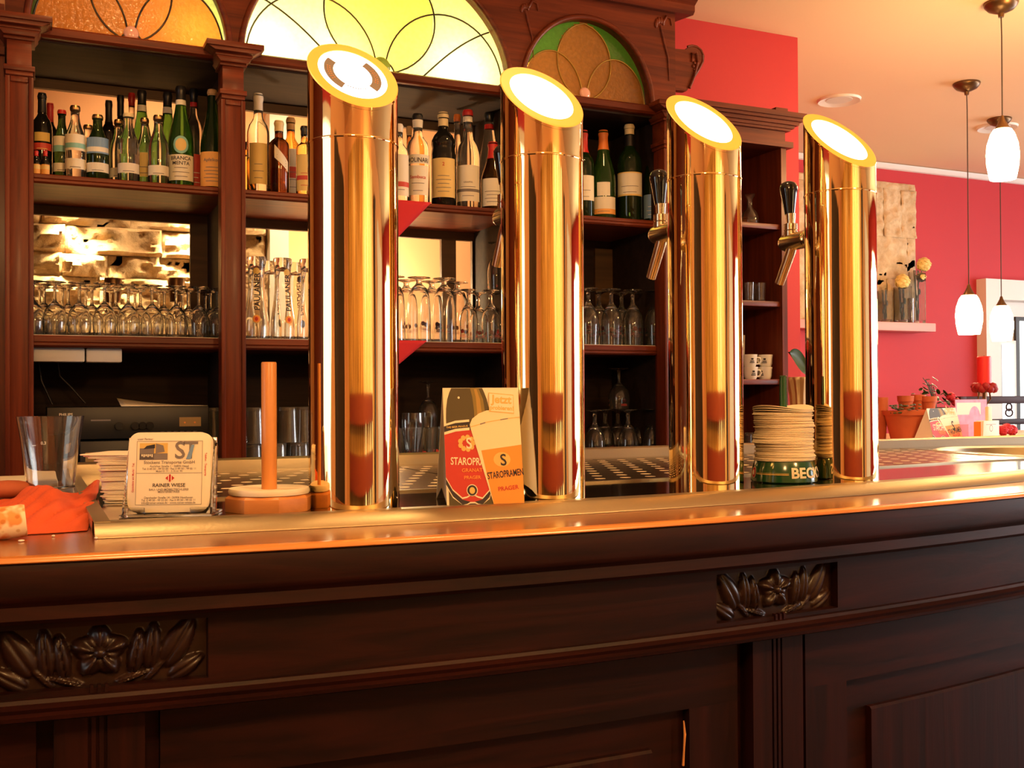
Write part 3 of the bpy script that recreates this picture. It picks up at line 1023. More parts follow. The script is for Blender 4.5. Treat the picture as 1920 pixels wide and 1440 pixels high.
# =================================================================== THE BRASS BEER TOWERS
R = 0.054
TW = [(0.354, 1.2225), (0.6085, 1.2225), (0.899, 1.2725), (1.1475, 1.2635)]
ZL, ZH, ZR = 1.574 - Z_TRAY, 1.680 - Z_TRAY, 1.541 - Z_TRAY
TDZ = [-0.008, -0.005, 0.004, 0.0]
ZM, SL = (ZL + ZH) / 2, (ZH - ZL) / (2 * R)
TWLAB = ['leftmost brass beer tower, its slanted lit face bearing a wheat wreath badge',
         'second brass beer tower from the left, right of the folded beer card',
         'third brass beer tower from the left, left of the green paper mat stand',
         'rightmost brass beer tower, right of the green paper mat stand']


def top_ring(r0, lift0, r1, lift1, mb, mat, n=64):
    vs, fs = [], []
    for r, l in ((r0, lift0), (r1, lift1)):
        for i in range(n):
            a = 2 * pi * i / n
            x, y = r * cos(a), r * sin(a)
            vs.append((x, y, ZM + SL * y + l))
    for i in range(n):
        j = (i + 1) % n
        fs.append((i, j, n + j, n + i))
    mb.add(vs, fs, mat)


def make_tower(i):
    global ZM, ZR
    ZM, ZR = (ZL + ZH) / 2 + TDZ[i], 1.541 - Z_TRAY + TDZ[i]
    x, y = TW[i]
    rt = empty('beer_tower', TWLAB[i], 'beer tower', (x, y, Z_TRAY), group='brass beer towers')
    n = 96
    mb = MB()
    vs, fs = [], []
    levels = [0.0, 0.0]
    for k, (r, z) in enumerate([(R, 0.0), (R, ZR - 0.0012)]):
        vs += [(r * cos(2 * pi * q / n), r * sin(2 * pi * q / n), z) for q in range(n)]
    fs += [(q, (q + 1) % n, n + (q + 1) % n, n + q) for q in range(n)]
    mb.add(vs, fs, 'gold')
    mb.build('column', rt, smooth=60)
    mb = MB().lathe([(R - 0.002, ZR - 0.0016), (R + 0.0006, ZR - 0.0014), (R + 0.0009, ZR), (R + 0.0006, ZR + 0.0014), (R - 0.002, ZR + 0.0016)], 'gold', 96)
    mb.build('seam_ring', rt)
    mb = MB()
    vs = [(R * cos(2 * pi * q / n), R * sin(2 * pi * q / n), ZR + 0.0012) for q in range(n)]
    vs += [(R * cos(2 * pi * q / n), R * sin(2 * pi * q / n), ZM + SL * R * sin(2 * pi * q / n) - 0.001) for q in range(n)]
    mb.add(vs, [(q, (q + 1) % n, n + (q + 1) % n, n + q) for q in range(n)], 'gold')
    mb.build('slanted_head', rt, smooth=60)
    mb = MB()
    top_ring(R + 0.0004, -0.002, R + 0.0004, 0.0012, mb, 'gold')
    top_ring(R + 0.0004, 0.0012, R - 0.001, 0.0022, mb, 'bezel')
    top_ring(R - 0.001, 0.0022, 0.0415, 0.0022, mb, 'bezel')
    top_ring(0.0415, 0.0022, 0.0415, -0.004, mb, 'bezel')
    mb.build('bezel', rt, smooth=40)
    mb = MB()
    vs = [(0.0415 * cos(2 * pi * q / 64), 0.0415 * sin(2 * pi * q / 64), ZM + SL * 0.0415 * sin(2 * pi * q / 64) + 0.0012) for q in range(64)]
    mb.add(vs, [tuple(range(64))], 'tower_light')
    mb.build('light_disc', rt, smooth=0)
    if i == 0:
        # printed badge: two dark arcs with wheat ears, white medallion
        mb = MB()
        S = Matrix(((1, 0, 0, 0), (0, 1, 0, 0), (0, SL, 1, ZM + 0.0018), (0, 0, 0, 1)))

        def arc(a0, a1, r0, r1, mat, lift):
            k = 14
            vs = [(r * cos(a0 + (a1 - a0) * q / k), r * sin(a0 + (a1 - a0) * q / k), lift) for r in (r0, r1) for q in range(k + 1)]
            mb.add(vs, [(q, q + 1, k + 2 + q, k + 1 + q) for q in range(k)], mat, S)
        arc(radians(133), radians(232), 0.0232, 0.0345, 'ink_g', 0)
        arc(radians(-50), radians(45), 0.0232, 0.0345, 'ink_g', 0)
        for c0 in (182, -2):
            for q in range(7):
                a = radians(c0 - 21 + q * 7)
                for s in (-1, 1):
                    cx, cy = (0.0287 + s * 0.0014) * cos(a), (0.0287 + s * 0.0014) * sin(a)
                    mb.add([(cx + 0.0008 * cos(t), cy + 0.0008 * sin(t), 0.0004) for t in [k * pi / 3 for k in range(6)]], [tuple(range(6))], 'ink_o', S)
        arc(radians(236), radians(304), 0.0222, 0.0230, 'ink_g', 0)
        for q in range(9):
            a = radians(240 + q * 7)
            arc(a, a + 0.05, 0.0238, 0.0262, 'ink_g', 0)
        mb.build('badge', rt, smooth=0)
    if i > 0:
        # tap on the barman's side
        zt = 0.384
        mb = MB()
        mb.lathe([(0, -0.002), (0.017, -0.002), (0.019, 0.002), (0.019, 0.012), (0.0165, 0.016), (0.0145, 0.024), (0.0145, 0.026)], 'chrome', 24, Matrix.Translation((0, R, zt)) @ Matrix.Rotation(-pi / 2, 4, 'X'))
        mb.lathe([(0, 0.020), (0.0145, 0.020), (0.0145, 0.074), (0.0125, 0.080), (0.007, 0.083), (0, 0.083)], 'chrome', 24, Matrix.Translation((0, R, zt)) @ Matrix.Rotation(-pi / 2, 4, 'X'))
        tp = mb.build('tap_body', rt, smooth=35)
        yc = R + 0.062
        mb = MB().lathe([(0, 0.006), (0.0118, 0.006), (0.0118, 0.018), (0.0095, 0.019), (0.0115, 0.020), (0.0115, 0.030), (0.0072, 0.031), (0.0084, 0.047), (0, 0.047)], 'chrome', 20, Matrix.Translation((0, yc, zt)))
        mb.build('tap_collar', tp, smooth=35)
        mb = MB().lathe([(0, 0.046), (0.0084, 0.046), (0.0105, 0.060), (0.0132, 0.078), (0.0150, 0.087), (0.0148, 0.093), (0.0118, 0.0985), (0.006, 0.1015), (0, 0.102)], 'black_gloss', 24, Matrix.Translation((0, yc, zt)) @ Matrix.Rotation(radians(-3), 4, 'X'))
        mb.build('tap_handle', rt, smooth=60, )['label'] = 'black glossy tap handle'
        mb = MB().tube([(0, yc - 0.004, zt - 0.004), (0, yc + 0.002, zt - 0.018), (0, yc + 0.030, zt - 0.066)], [0.0088, 0.0085, 0.0078], 'chrome', 16)
        mb.build('tap_spout', rt, smooth=50)
    return rt


for i in range(4):
    make_tower(i)

# =================================================================== THE BACK BAR
YB = 3.05                                    # front of the pillars
SH1, SH2, LOW, ARCH = 1.843, 1.404, 0.985, 2.2355
GL, BS, LW = SH2 + 0.0016, SH1 + 0.0005, LOW + 0.0006
X0, X1, X2, X3, XE = -0.026, 0.529, 1.457, 2.02, 2.062
unit = empty('back_bar', 'tall carved mahogany back bar with three stained glass arches', 'back bar', (1.0, 3.2, 0))
O = unit.location.copy()
PW = 0.0285


def capital(mb, x, z0, zt, y):
    """moulded capital ending at zt"""
    def ring(hw, fy, za, zb, mat='mahog'):
        mb.box(x - hw, x + hw, y - fy, y + 0.075, za, zb, mat)
    ring(0.033, 0.006, z0 - 0.006, z0 + 0.006)
    ring(0.038, 0.011, z0 + 0.006, z0 + 0.020)
    ring(0.030, 0.003, z0 + 0.020, z0 + 0.088)
    ring(0.038, 0.010, z0 + 0.088, z0 + 0.096)
    mb.prism([(x - 0.038, z0 + 0.096), (x + 0.038, z0 + 0.096), (x + 0.050, z0 + 0.112), (x - 0.050, z0 + 0.112)], y - 0.022, y + 0.075, 'mahog')
    ring(0.052, 0.024, z0 + 0.112, z0 + 0.119)
    mb.prism([(x - 0.056, z0 + 0.119), (x + 0.056, z0 + 0.119), (x + 0.076, zt - 0.016), (x - 0.076, zt - 0.016)], y - 0.045, y + 0.075, 'mahog')
    ring(0.080, 0.05, zt - 0.016, zt)


for k, x in enumerate((X0, X1, X2, X3)):
    mb = MB()
    mb.box(x - PW, x + PW, YB, YB + 0.07, 0.9, 2.10, 'mahog_v')
    for s in (-1, 1):                                     # raised edge strips leave a sunk panel
        mb.box(x + s * PW - 0.006, x + s * PW + 0.006, YB - 0.005, YB + 0.05, 0.92, 2.085, 'mahog_v')
    mb.box(x - PW + .007, x + PW - .007, YB - 0.0045, YB + 0.01, 2.07, 2.084, 'mahog_v')
    pl = mb.build('pillar', unit, off=O, bevel=0.002)
    mb = MB()
    capital(mb, x, 2.093, ARCH + 0.004, YB)
    mb.build('capital', pl, off=O, bevel=0.0015)
# shelves per bay
for a, b in ((X0, X1), (X1, X2), (X2, X3)):
    for z, t in ((SH1, 0.026), (SH2, 0.032)):
        mb = MB()
        y0 = 3.105
        xbar(mb, a + 0.01, b - 0.01, [(3.45, z - t), (y0 + 0.006, z - t), (y0, z - t + 0.005), (y0, z - t + 0.011), (y0 + 0.003, z - t + 0.013), (y0, z - t + 0.015), (y0, z - 0.003), (y0 + 0.003, z), (3.45, z)], 'mahog', 0.5)
        sh = mb.build('shelf', unit, off=O, smooth=30)
        if z == SH2:
            MB().box(a + 0.035, b - 0.035, 3.108, 3.44, z, z + 0.0012, 'paper').build('shelf_liner', sh, off=O)['label'] = 'pale shelf lining paper'
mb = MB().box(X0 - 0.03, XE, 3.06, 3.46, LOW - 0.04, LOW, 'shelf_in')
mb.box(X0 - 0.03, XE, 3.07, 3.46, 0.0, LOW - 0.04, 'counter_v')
mb.build('base_cabinet', unit, off=O)
# ledge under the arches and the canopy over the top shelf
mb = MB()
xbar(mb, X0 - 0.04, XE, [(3.5, 2.206), (3.075, 2.206), (3.066, 2.212), (3.066, 2.230), (3.072, ARCH), (3.5, ARCH)], 'mahog', 0.5)
mb.build('arch_ledge', unit, off=O, smooth=30)
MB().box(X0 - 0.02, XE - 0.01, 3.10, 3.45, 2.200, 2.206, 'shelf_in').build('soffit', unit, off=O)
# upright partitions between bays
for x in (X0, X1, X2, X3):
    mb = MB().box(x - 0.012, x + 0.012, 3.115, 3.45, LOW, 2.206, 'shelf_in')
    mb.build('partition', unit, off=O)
# back boards with openings to the lit alcove behind
YK = 3.45


def backboard(name, cells, mat):
    mb = MB()
    for a, b, c, d in cells:
        mb.box(a, b, YK, YK + 0.018, c, d, mat)
    return mb.build(name, unit, off=O)


def frame_cells(x0, x1, z0, z1, openings):
    """wall rectangle minus openings (all same z range) -> boxes"""
    out = []
    za, zb = openings[0][2], openings[0][3]
    out.append((x0, x1, zb, z1))
    out.append((x0, x1, z0, za))
    xs = x0
    for a, b, _, _ in sorted(openings):
        if a > xs:
            out.append((xs, a, za, zb))
        xs = b
    if xs < x1:
        out.append((xs, x1, za, zb))
    return out


def opx(px, py=480):
    return PY(px, py, YK).x


zt2 = PY(300, 416, YK).z
zt1 = PY(200, 178, YK).z
backboard('back_board', frame_cells(X0, X1, SH2, SH1, [(-0.02, opx(357), SH2 + 0.03, zt2)]), 'back_brown')
backboard('back_board', frame_cells(X0, X1, SH1, 2.206, [(0.01, opx(342, 250), SH1 + 0.03, zt1)]), 'back_brown')
backboard('back_board', frame_cells(X1, X2, SH2, SH1, [(X1 + 0.02, opx(828), SH2 + 0.03, zt2), (opx(855), opx(887), SH2 + 0.03, zt2), (opx(921), X2 - 0.02, SH2 + 0.03, zt2)]), 'back_brown')
backboard('back_board', frame_cells(X1, X2, SH1, 2.206, [(X1 + 0.02, opx(860, 250), SH1 + 0.03, zt1), (opx(868, 250), X2 - 0.02, SH1 + 0.03, zt1 - 0.08)]), 'back_brown')
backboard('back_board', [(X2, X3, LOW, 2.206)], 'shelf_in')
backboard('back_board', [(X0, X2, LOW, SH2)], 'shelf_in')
mb = MB()
for a, b in ((1113, 1163), (1196, 1260)):
    mb.box(opx(a), opx(b), YK - 0.012, YK, SH2, PY(1140, 468, YK).z, 'back_brown')
mb.build('back_panel', unit, off=O)

# the arched front with its art glass
ARCHES = [(X0 + 0.285, 0.262, 0.300), (0.992, 0.428, 0.375), (1.7135, 0.246, 0.268)]
ZTOP = 2.625


def arch_z(x):
    for cx, a, h in ARCHES:
        if abs(x - cx) < a:
            return ARCH + h * sqrt(1 - ((x - cx) / a) ** 2)
    return ARCH


xs = [X0 - 0.035, XE]
for cx, a, h in ARCHES:
    xs += [cx - a, cx + a, cx - a - 1e-4, cx + a + 1e-4] + [cx + a * cos(pi * k / 40) for k in range(41)]
xs = sorted(set(round(x, 5) for x in xs))
mb = MB()
for a, b in zip(xs, xs[1:]):
    za, zb = arch_z(a), arch_z(b)
    if min(za, zb) > ZTOP - 0.005:
        continue
    vs = [(a, 3.085, za), (b, 3.085, zb), (b, 3.085, ZTOP), (a, 3.085, ZTOP), (a, 3.125, za), (b, 3.125, zb), (b, 3.125, ZTOP), (a, 3.125, ZTOP)]
    mb.add(vs, [(0, 1, 2, 3), (5, 4, 7, 6), (4, 5, 1, 0)], 'mahog')
mb.add([(XE, 3.085, ARCH), (XE, 3.5, ARCH), (XE, 3.5, ZTOP), (XE, 3.085, ZTOP)], [(0, 1, 2, 3)], 'mahog_v')
mb.build('arch_board', unit, off=O, smooth=30)
for cx, a, h in ARCHES:
    mb = MB()
    mb.tube([(cx + (a + 0.006) * cos(pi * k / 48), 3.084, ARCH + (h + 0.006) * sin(pi * k / 48)) for k in range(49)], 0.0095, 'mahog', 8)
    mb.build('arch_moulding', unit, off=O, smooth=60)


def petal_w(t):
    t = min(1.0, max(0.0, t))
    return max(0.0, sqrt(max(0.0, 0.5076 ** 2 - (t - 0.5) ** 2)) - 0.0876)


def art_window(cx, a, h, mats, name, lab, leadmat, side=None):
    """half-round leaded window: a pointed centre petal, two round lobes, a bead at the foot"""
    bg, pet, lobe, bead = mats
    mb = MB()
    N = 64
    vs, fs = [], []
    faces = {}
    nz = 40
    for j in range(nz):
        for i in range(N):
            u0, u1 = -1 + 2 * i / N, -1 + 2 * (i + 1) / N
            t0, t1 = j / nz, (j + 1) / nz
            um = (u0 + u1) / 2
            H0, H1 = sqrt(max(0, 1 - u0 * u0)), sqrt(max(0, 1 - u1 * u1))
            zm = (t0 + t1) / 2 * sqrt(max(0, 1 - um * um))
            m = bg if not isinstance(bg, tuple) else bg[1 if um > 0 else 0]
            if abs(um) < petal_w(zm):
                m = pet
            elif ((abs(um) - 0.5) / 0.47) ** 2 + (zm / 0.58) ** 2 < 1:
                m = lobe
            if um * um + (zm * h / a) ** 2 < 0.011:
                m = bead
            q = [(cx + a * u0, 3.118, ARCH + h * t0 * H0), (cx + a * u1, 3.118, ARCH + h * t0 * H1), (cx + a * u1, 3.118, ARCH + h * t1 * H1), (cx + a * u0, 3.118, ARCH + h * t1 * H0)]
            mb.add(q, [(0, 1, 2, 3)], m)
    g = mb.build(name, unit, off=O, smooth=0)
    bm = bmesh.new()
    bm.from_mesh(g.data)
    bmesh.ops.remove_doubles(bm, verts=bm.verts, dist=1e-5)
    bm.to_mesh(g.data)
    bm.free()
    if lab:
        g['label'] = lab

    def P(u, z):
        return (cx + a * u, 3.115, ARCH + h * z)
    mb = MB()
    for s in (-1, 1):
        mb.tube([P(s * petal_w(k / 24), k / 24 * 0.985) for k in range(25)], 0.0028, leadmat, 6)
        pts = [(s * (0.5 + 0.47 * cos(pi * k / 30)), 0.58 * sin(pi * k / 30)) for k in range(31)]
        mb.tube([P(*p) for p in pts if p[0] ** 2 + p[1] ** 2 < 0.985], 0.0028, leadmat, 6)
        if a > 0.3:
            ctl = [Vector((s * x_, z_)) for x_, z_ in ((.30, 0), (.44, .15), (.60, .36), (.86, .49))]
            pts = []
            for k in range(19):
                t = k / 18
                q = ctl[0] * (1 - t) ** 3 + ctl[1] * 3 * t * (1 - t) ** 2 + ctl[2] * 3 * t * t * (1 - t) + ctl[3] * t ** 3
                pts.append((q.x, q.y))
            mb.tube([P(*p) for p in pts if p[0] ** 2 + p[1] ** 2 < 0.985], 0.0028, leadmat, 6)
    mb.tube([P(0.105 * cos(pi * k / 16), 0.105 * a / h * sin(pi * k / 16)) for k in range(17)], 0.0028, leadmat, 6)
    mb.build('lead_came', g, off=O, smooth=60)
    MB().sphere((cx, 3.112, ARCH + 0.024), 0.021 if a < 0.3 else 0.03, 'bead' if a < 0.3 else 'stain_pale', 20, (1, 0.45, 1)).build('glass_bead', g, off=O, smooth=60)['label'] = 'round pink glass bead' if a < 0.3 else 'round pale glass bead'
    return g


art_window(*ARCHES[0], (('stain_dgreen', 'stain_pale'), 'stain_orange', 'stain_orange', 'stain_pink'), 'arch_glass', 'orange and green leaded glass', 'lead')  # right-hand background painted paler to imitate lamp glow
art_window(*ARCHES[1], ('stain_pale', 'stain_yellow', 'stain_pale', 'stain_pale'), 'arch_glass', 'bright yellow and pale green leaded glass', 'lead')
art_window(*ARCHES[2], ('stain_green', 'stain_amber', 'stain_amber', 'stain_pink'), 'arch_glass', 'green leaded glass with three amber petals', 'lead_gold')
# lit box behind the glass
mb = MB().box(X0 - 0.03, XE, 3.5, 3.51, ARCH, ZTOP, 'white')
mb.box(X0 - 0.03, XE, 3.126, 3.51, ZTOP - 0.005, ZTOP, 'white')
mb.build('light_box', unit, off=O)
mb = MB().box(0.522, 0.536, 3.13, 3.5, ARCH, ZTOP - 0.01, 'white')
mb.build('light_box_divider', unit, off=O)
mb = MB().box(1.435, 1.45, 3.13, 3.5, ARCH, ZTOP - 0.01, 'white')
mb.build('light_box_divider', unit, off=O)
for x, e in ((0.62, 7.0), (0.88, 5.5), (1.26, 6.5)):
    lamp('arch_lamp', 'POINT', (x, 3.24, 2.265), e, (1.0, 0.92, 0.62), 0.03)
lamp('arch_lamp', 'POINT', (0.44, 3.24, 2.29), 1.3, (1.0, 0.88, 0.5), 0.02)
lamp('arch_lamp', 'POINT', (0.1, 3.34, 2.42), 0.55, (1.0, 0.80, 0.45), 0.03)
lamp('arch_lamp', 'POINT', (1.56, 3.36, 2.36), 0.55, (1.0, 0.85, 0.55), 0.03)
# cornice
mb = MB()
xbar(mb, X0 - 0.06, XE + 0.06, [(3.5, ZTOP), (3.06, ZTOP - 0.055), (3.05, ZTOP - 0.045), (3.05, ZTOP - 0.025), (3.02, ZTOP - 0.005), (3.005, ZTOP + 0.02), (3.0, ZTOP + 0.03), (3.0, ZTOP + 0.045), (3.5, ZTOP + 0.045)], 'mahog', 0.6)
mb.build('cornice', unit, off=O, smooth=25)
# carved ornament on the spandrels and a scroll bracket at the right end
mb = MB()


def sprig(cx, cz, s, m):
    for k in range(5):
        a = pi / 2 + (k - 2) * 0.55 + (0.4 if m > 0 else -0.4)
        mb.sphere((cx + 0.018 * s * cos(a), 3.084, cz + 0.018 * s * sin(a)), 0.013 * s, 'mahog', 10, (0.55, 0.35, 1.0), None)
    mb.tube([(cx, 3.084, cz), (cx + m * 0.012 * s, 3.083, cz - 0.05 * s), (cx + m * 0.030 * s, 3.083, cz - 0.11 * s), (cx + m * 0.034 * s, 3.083, cz - 0.19 * s)], [0.004, 0.004, 0.003, 0.001], 'mahog', 8)
    mb.tube([(cx + m * 0.01, 3.084, cz + 0.01), (cx + m * 0.024, 3.083, cz + 0.035), (cx + m * 0.042, 3.083, cz + 0.03), (cx + m * 0.046, 3.083, cz + 0.006)], [0.005, 0.005, 0.004, 0.002], 'mahog', 8)


p = PY(1238, 48, 3.085)
sprig(p.x, p.z, 1.0, 1)
mb.build('carved_sprig', unit, off=O, smooth=60)
mb = MB()
p = PY(985, 20, 3.085)
sprig(p.x, p.z, 0.8, 1)
mb.build('carved_sprig', unit, off=O, smooth=60)
mb = MB()
p = PY(1300, 130, 3.11)
out = [PY(*q, 3.11) for q in ((1284, 172), (1294, 158), (1300, 146), (1309, 132), (1316, 118), (1317, 106), (1313, 96), (1305, 90), (1296, 88), (1288, 90), (1283, 95))]
mb.prism([(XE - 0.006, out[0].z - .004)] + [(max(XE, q.x), q.z) for q in out] + [(XE - 0.006, out[-1].z - .004)], 3.097, 3.125, 'mahog')
mb.tube([tuple(q + Vector((-0.006, -.012, 0))) for q in out[1:-1]], 0.0045, 'mahog', 8)
mb.tube([(p.x - 0.028, 3.094, p.z - 0.075), (p.x - 0.008, 3.094, p.z - 0.03), (p.x + 0.008, 3.094, p.z + 0.02), (p.x + 0.004, 3.094, p.z + 0.055), (p.x - 0.016, 3.094, p.z + 0.05), (p.x - 0.014, 3.094, p.z + 0.02)], 0.005, 'mahog', 8)
for k in range(4):
    mb.sphere((p.x - 0.010 + 0.006 * (k % 2), 3.095, p.z + 0.03 - k * 0.012), 0.006, 'mahog', 10, (1, 0.6, 1))
mb.build('scroll_bracket', unit, off=O, smooth=50)

# lower side units left and right of the tall one
def side_unit(name, lab, xa, xb, mirror):
    rt = empty(name, lab, 'side cabinet', ((xa + xb) / 2, 3.2, 0))
    o = rt.location.copy()
    zc = PY(1440, 272, 3.10).z                          # underside of its cornice
    mb = MB()
    e = 0.0 if mirror else 1.0
    for fy, za, zb, ex in ((3.100, 0.000, 0.022, 0.018), (3.125, 0.022, 0.064, 0.0), (3.108, 0.064, 0.072, 0.012), (3.098, 0.072, 0.082, 0.022), (3.085, 0.082, 0.094, 0.034), (3.070, 0.094, 0.104, 0.044), (3.060, 0.104, 0.122, 0.05)):
        mb.box(xa, xb + ex * e, fy, 3.45, zc + za, zc + zb, 'mahog')
    if not mirror:
        mb.box(xb - 0.07, xb - 0.015, 3.09, 3.40, zc + 0.122, zc + 0.142, 'mahog')
    mb.build('cornice', rt, off=o, smooth=25)
    mb = MB().box(xb - 0.024, xb, 3.12, 3.47, 0.9, zc, 'mahog_v')
    mb.box(xa, xa + 0.015, 3.12, 3.47, 0.9, zc, 'mahog_v')
    mb.build('side_panel', rt, off=o)
    MB().box(xa, xb, 3.455, 3.47, 0.9, zc, 'black_in').build('back_board', rt, off=o)
    MB().box(xa, xb, 3.12, 3.47, 0.0, LOW, 'counter_v').build('base_cabinet', rt, off=o)
    for py in (418, 564, 711):
        z = PY(1425, py, 3.13).z
        mb = MB()
        mb.box(xa + 0.015, xb - 0.024, 3.13, 3.455, z - 0.020, z, 'mahog')
        mb.build('shelf', rt, off=o, bevel=0.002)
    return rt


XS1 = PY(1475, 400, 3.12).x
side_unit('side_cabinet', 'lower mahogany side cabinet with open shelves at the right of the back bar', XE + 0.004, XS1, False)
side_unit('side_cabinet', 'lower mahogany side cabinet cut off by the left edge of the photo', -0.55, X0 - 0.036, True)

# =================================================================== BOTTLES
def cyl_bend(r):
    """flat label coordinates wrapped round an upright cylinder, centre facing -Y"""
    def f(x, z, layer):
        a = x / r
        rr = r + 0.0004 + 0.00025 * layer
        return (rr * sin(a), -rr * cos(a), z)
    return f


SHAPES = {
    'wine': [(0.96, 0), (1, .012), (1, .60), (.97, .645), (.80, .70), (.52, .745), (.40, .78), (.38, .80), (.37, .955), (.42, .958), (.42, .985), (.36, 1)],
    'sloped': [(0.96, 0), (1, .012), (1, .42), (.97, .48), (.86, .56), (.68, .65), (.52, .74), (.41, .82), (.36, .90), (.36, .955), (.41, .958), (.41, .985), (.35, 1)],
    'spirit': [(0.95, 0), (1, .012), (1, .58), (.97, .63), (.82, .69), (.55, .735), (.42, .77), (.40, .80), (.38, .93), (.44, .935), (.44, .985), (.36, 1)],
    'bulb': [(0.92, 0), (1, .015), (1, .55), (.96, .60), (.93, .62), (1.0, .66), (.98, .70), (.75, .76), (.48, .80), (.40, .84), (.38, .93), (.44, .935), (.44, .985), (.36, 1)],
    'soda': [(0.93, 0), (1, .015), (1, .50), (.97, .56), (.85, .64), (.62, .72), (.46, .80), (.42, .86), (.42, .93), (.48, .935), (.48, .985), (.42, 1)],
    'tall': [(0.94, 0), (1, .012), (1, .50), (.97, .56), (.80, .64), (.50, .70), (.42, .74), (.40, .78), (.39, .94), (.44, .945), (.44, .985), (.38, 1)],
    'square': [(0.95, 0), (1, .012), (1, .66), (.95, .70), (.70, .74), (.44, .77), (.42, .80), (.42, .95), (.48, .955), (.48, .985), (.40, 1)],
}


def lines(mb, x0, x1, zs, h, mat, b, layer=2):
    """strokes standing for print too small to read"""
    for k, z in enumerate(zs):
        t = 0.0 if k % 2 else 0.12
        mb.rect(x0 + (x1 - x0) * t, x1 - (x1 - x0) * t, z, z + h, mat, layer, None, b)


def bottle(name, label, px, py, wpx, Y, shape, glass, cap, capfrac, labels=(), base=None, group='bottles on the upper shelf', cat='bottle', collar=None):
    base = BS if base is None else base
    p = PY(px, py, Y)
    H = p.z - base
    r = wpx / 2 * mpp(p)
    rt = empty(name, label, cat, (p.x, Y, base), face_cam(p), group)
    prof = [(0, 0.0)] + [(a * r, z * H) for a, z in SHAPES[shape]] + [(0, H)]
    MB().lathe(prof, glass, 28).build('body', rt, smooth=60)
    neck = [a * r for a, z in SHAPES[shape] if z >= 1 - capfrac]
    rc = max(neck) + 0.0008
    z0 = H * (1 - capfrac)

    def rad(t):
        pr = SHAPES[shape]
        for (a0, q0), (a1, q1) in zip(pr, pr[1:]):
            if q0 <= t <= q1:
                return r * (a0 + (a1 - a0) * (t - q0) / max(1e-6, q1 - q0))
        return r * pr[-1][0]
    if cap:
        pr = [(rad(1 - capfrac) + 0.0008, z0)] + [(rad(1 - capfrac * (1 - k / 6)) + 0.0008, z0 + H * capfrac * k / 6) for k in range(1, 7)]
        pr += [(pr[-1][0], H + 0.0015), (0, H + 0.0018)]
        MB().lathe([(0, z0)] + pr if capfrac > 2 else pr, cap, 24).build('cap', rt, smooth=50)
    if collar:
        za, zb, mat = collar
        MB().lathe([(rad(za) + 0.0006, za * H), (rad(zb) + 0.0006, zb * H)], mat, 24).build('neck_band', rt, smooth=50)
    for lb in labels:
        mb = MB()
        half = min(lb.get('w', 1.25), 1.5) * r
        b = cyl_bend(r)
        z0_, z1_ = lb['z'][0] * H, lb['z'][1] * H
        if lb.get('shape') == 'disc':
            mb.disc(0, (z0_ + z1_) / 2, half, (z1_ - z0_) / 2, lb['mat'], 0, None, b)
            mb.disc(0, (z0_ + z1_) / 2, half * 0.72, (z1_ - z0_) / 2 * 0.72, lb.get('in', 'label_y'), 1, None, b)
        elif lb.get('shape') == 'diag':
            for q in range(10):
                xa, xb = -half * 0.45 + half * 1.45 * q / 10, -half * 0.45 + half * 1.45 * (q + 1) / 10
                la, lb_ = z0_ + 0.045 - 0.041 * q / 10, z0_ + 0.045 - 0.041 * (q + 1) / 10
                ta, tb_ = z1_ - 0.05 * q / 10, z1_ - 0.05 * (q + 1) / 10
                mb.flat([(xa, la), (xb, lb_), (xb, tb_), (xa, ta)], lb['mat'], 0, None, b)
            for k in range(3):
                mb.flat([(-half * 0.2, z1_ - 0.03 - k * .008), (half * 0.7, z1_ - 0.048 - k * .008), (half * 0.7, z1_ - 0.050 - k * .008), (-half * 0.2, z1_ - 0.032 - k * .008)], 'ink_g', 2, None, b)
        else:
            mb.rect(-half, half, z0_, z1_, lb['mat'], 0, None, b)
            if 'edge' in lb:
                mb.rect(-half, half, z0_, z0_ + 0.006, lb['edge'], 1, None, b)
                mb.rect(-half, half, z1_ - 0.004, z1_, lb['edge'], 1, None, b)
            if 'band' in lb:
                q0, q1, mm = lb['band']
                mb.rect(-half, half, z0_ + (z1_ - z0_) * q0, z0_ + (z1_ - z0_) * q1, mm, 1, None, b)
            if 'ln' in lb:
                n = lb['ln']
                hh = (z1_ - z0_)
                lines(mb, -half * 0.55, half * 0.55, [z0_ + hh * (0.14 + 0.5 * k / max(1, n)) for k in range(n)], 0.0018, lb.get('ink', 'ink_g'), b)
        for tx in lb.get('text', ()):
            st, fz, size, mat = tx[:4]
            mb.text(st, 0, z0_ + (z1_ - z0_) * fz, size, mat, 3, None, b, sx=tx[4] if len(tx) > 4 else 1.0)
        lo = mb.build('label', rt, smooth=0)
        if lb.get('lab'):
            lo['label'] = lb['lab']
    return rt


F_, M_, B_ = 3.165, 3.245, 3.325                       # front, middle, back row on the upper shelf
WHITE_FOOT = dict(z=(.13, .27), mat='label_w', ln=1)
bottle('liqueur_bottle', 'dark bottle with black cap and a red band, leftmost on the upper shelf', 79, 176, 36, 3.225, 'spirit', 'glass_dark', 'cap_black', .22, [dict(z=(.34, .42), mat='label_r', ln=1, ink='label_y'), dict(z=(.44, .54), mat='ink_y', w=.8)])
bottle('bitters_bottle', 'small dark bottle with orange and yellow label at the far left of the shelf', 68, 284, 15, 3.14, 'soda', 'glass_dark', 'cap_red', .2, [dict(z=(.05, .45), mat='label_o', band=(.5, .9, 'label_y'))])
bottle('bitters_bottle', 'small dark bottle with orange and yellow label, right of its twin', 85, 284, 15, 3.14, 'soda', 'glass_dark', 'cap_red', .2, [dict(z=(.05, .45), mat='label_o', band=(.5, .9, 'label_y'))])
bottle('liqueur_bottle', 'dark bottle with red capsule half hidden behind the leftmost bottle', 94, 195, 30, B_, 'wine', 'glass_dark', 'cap_red', .22)
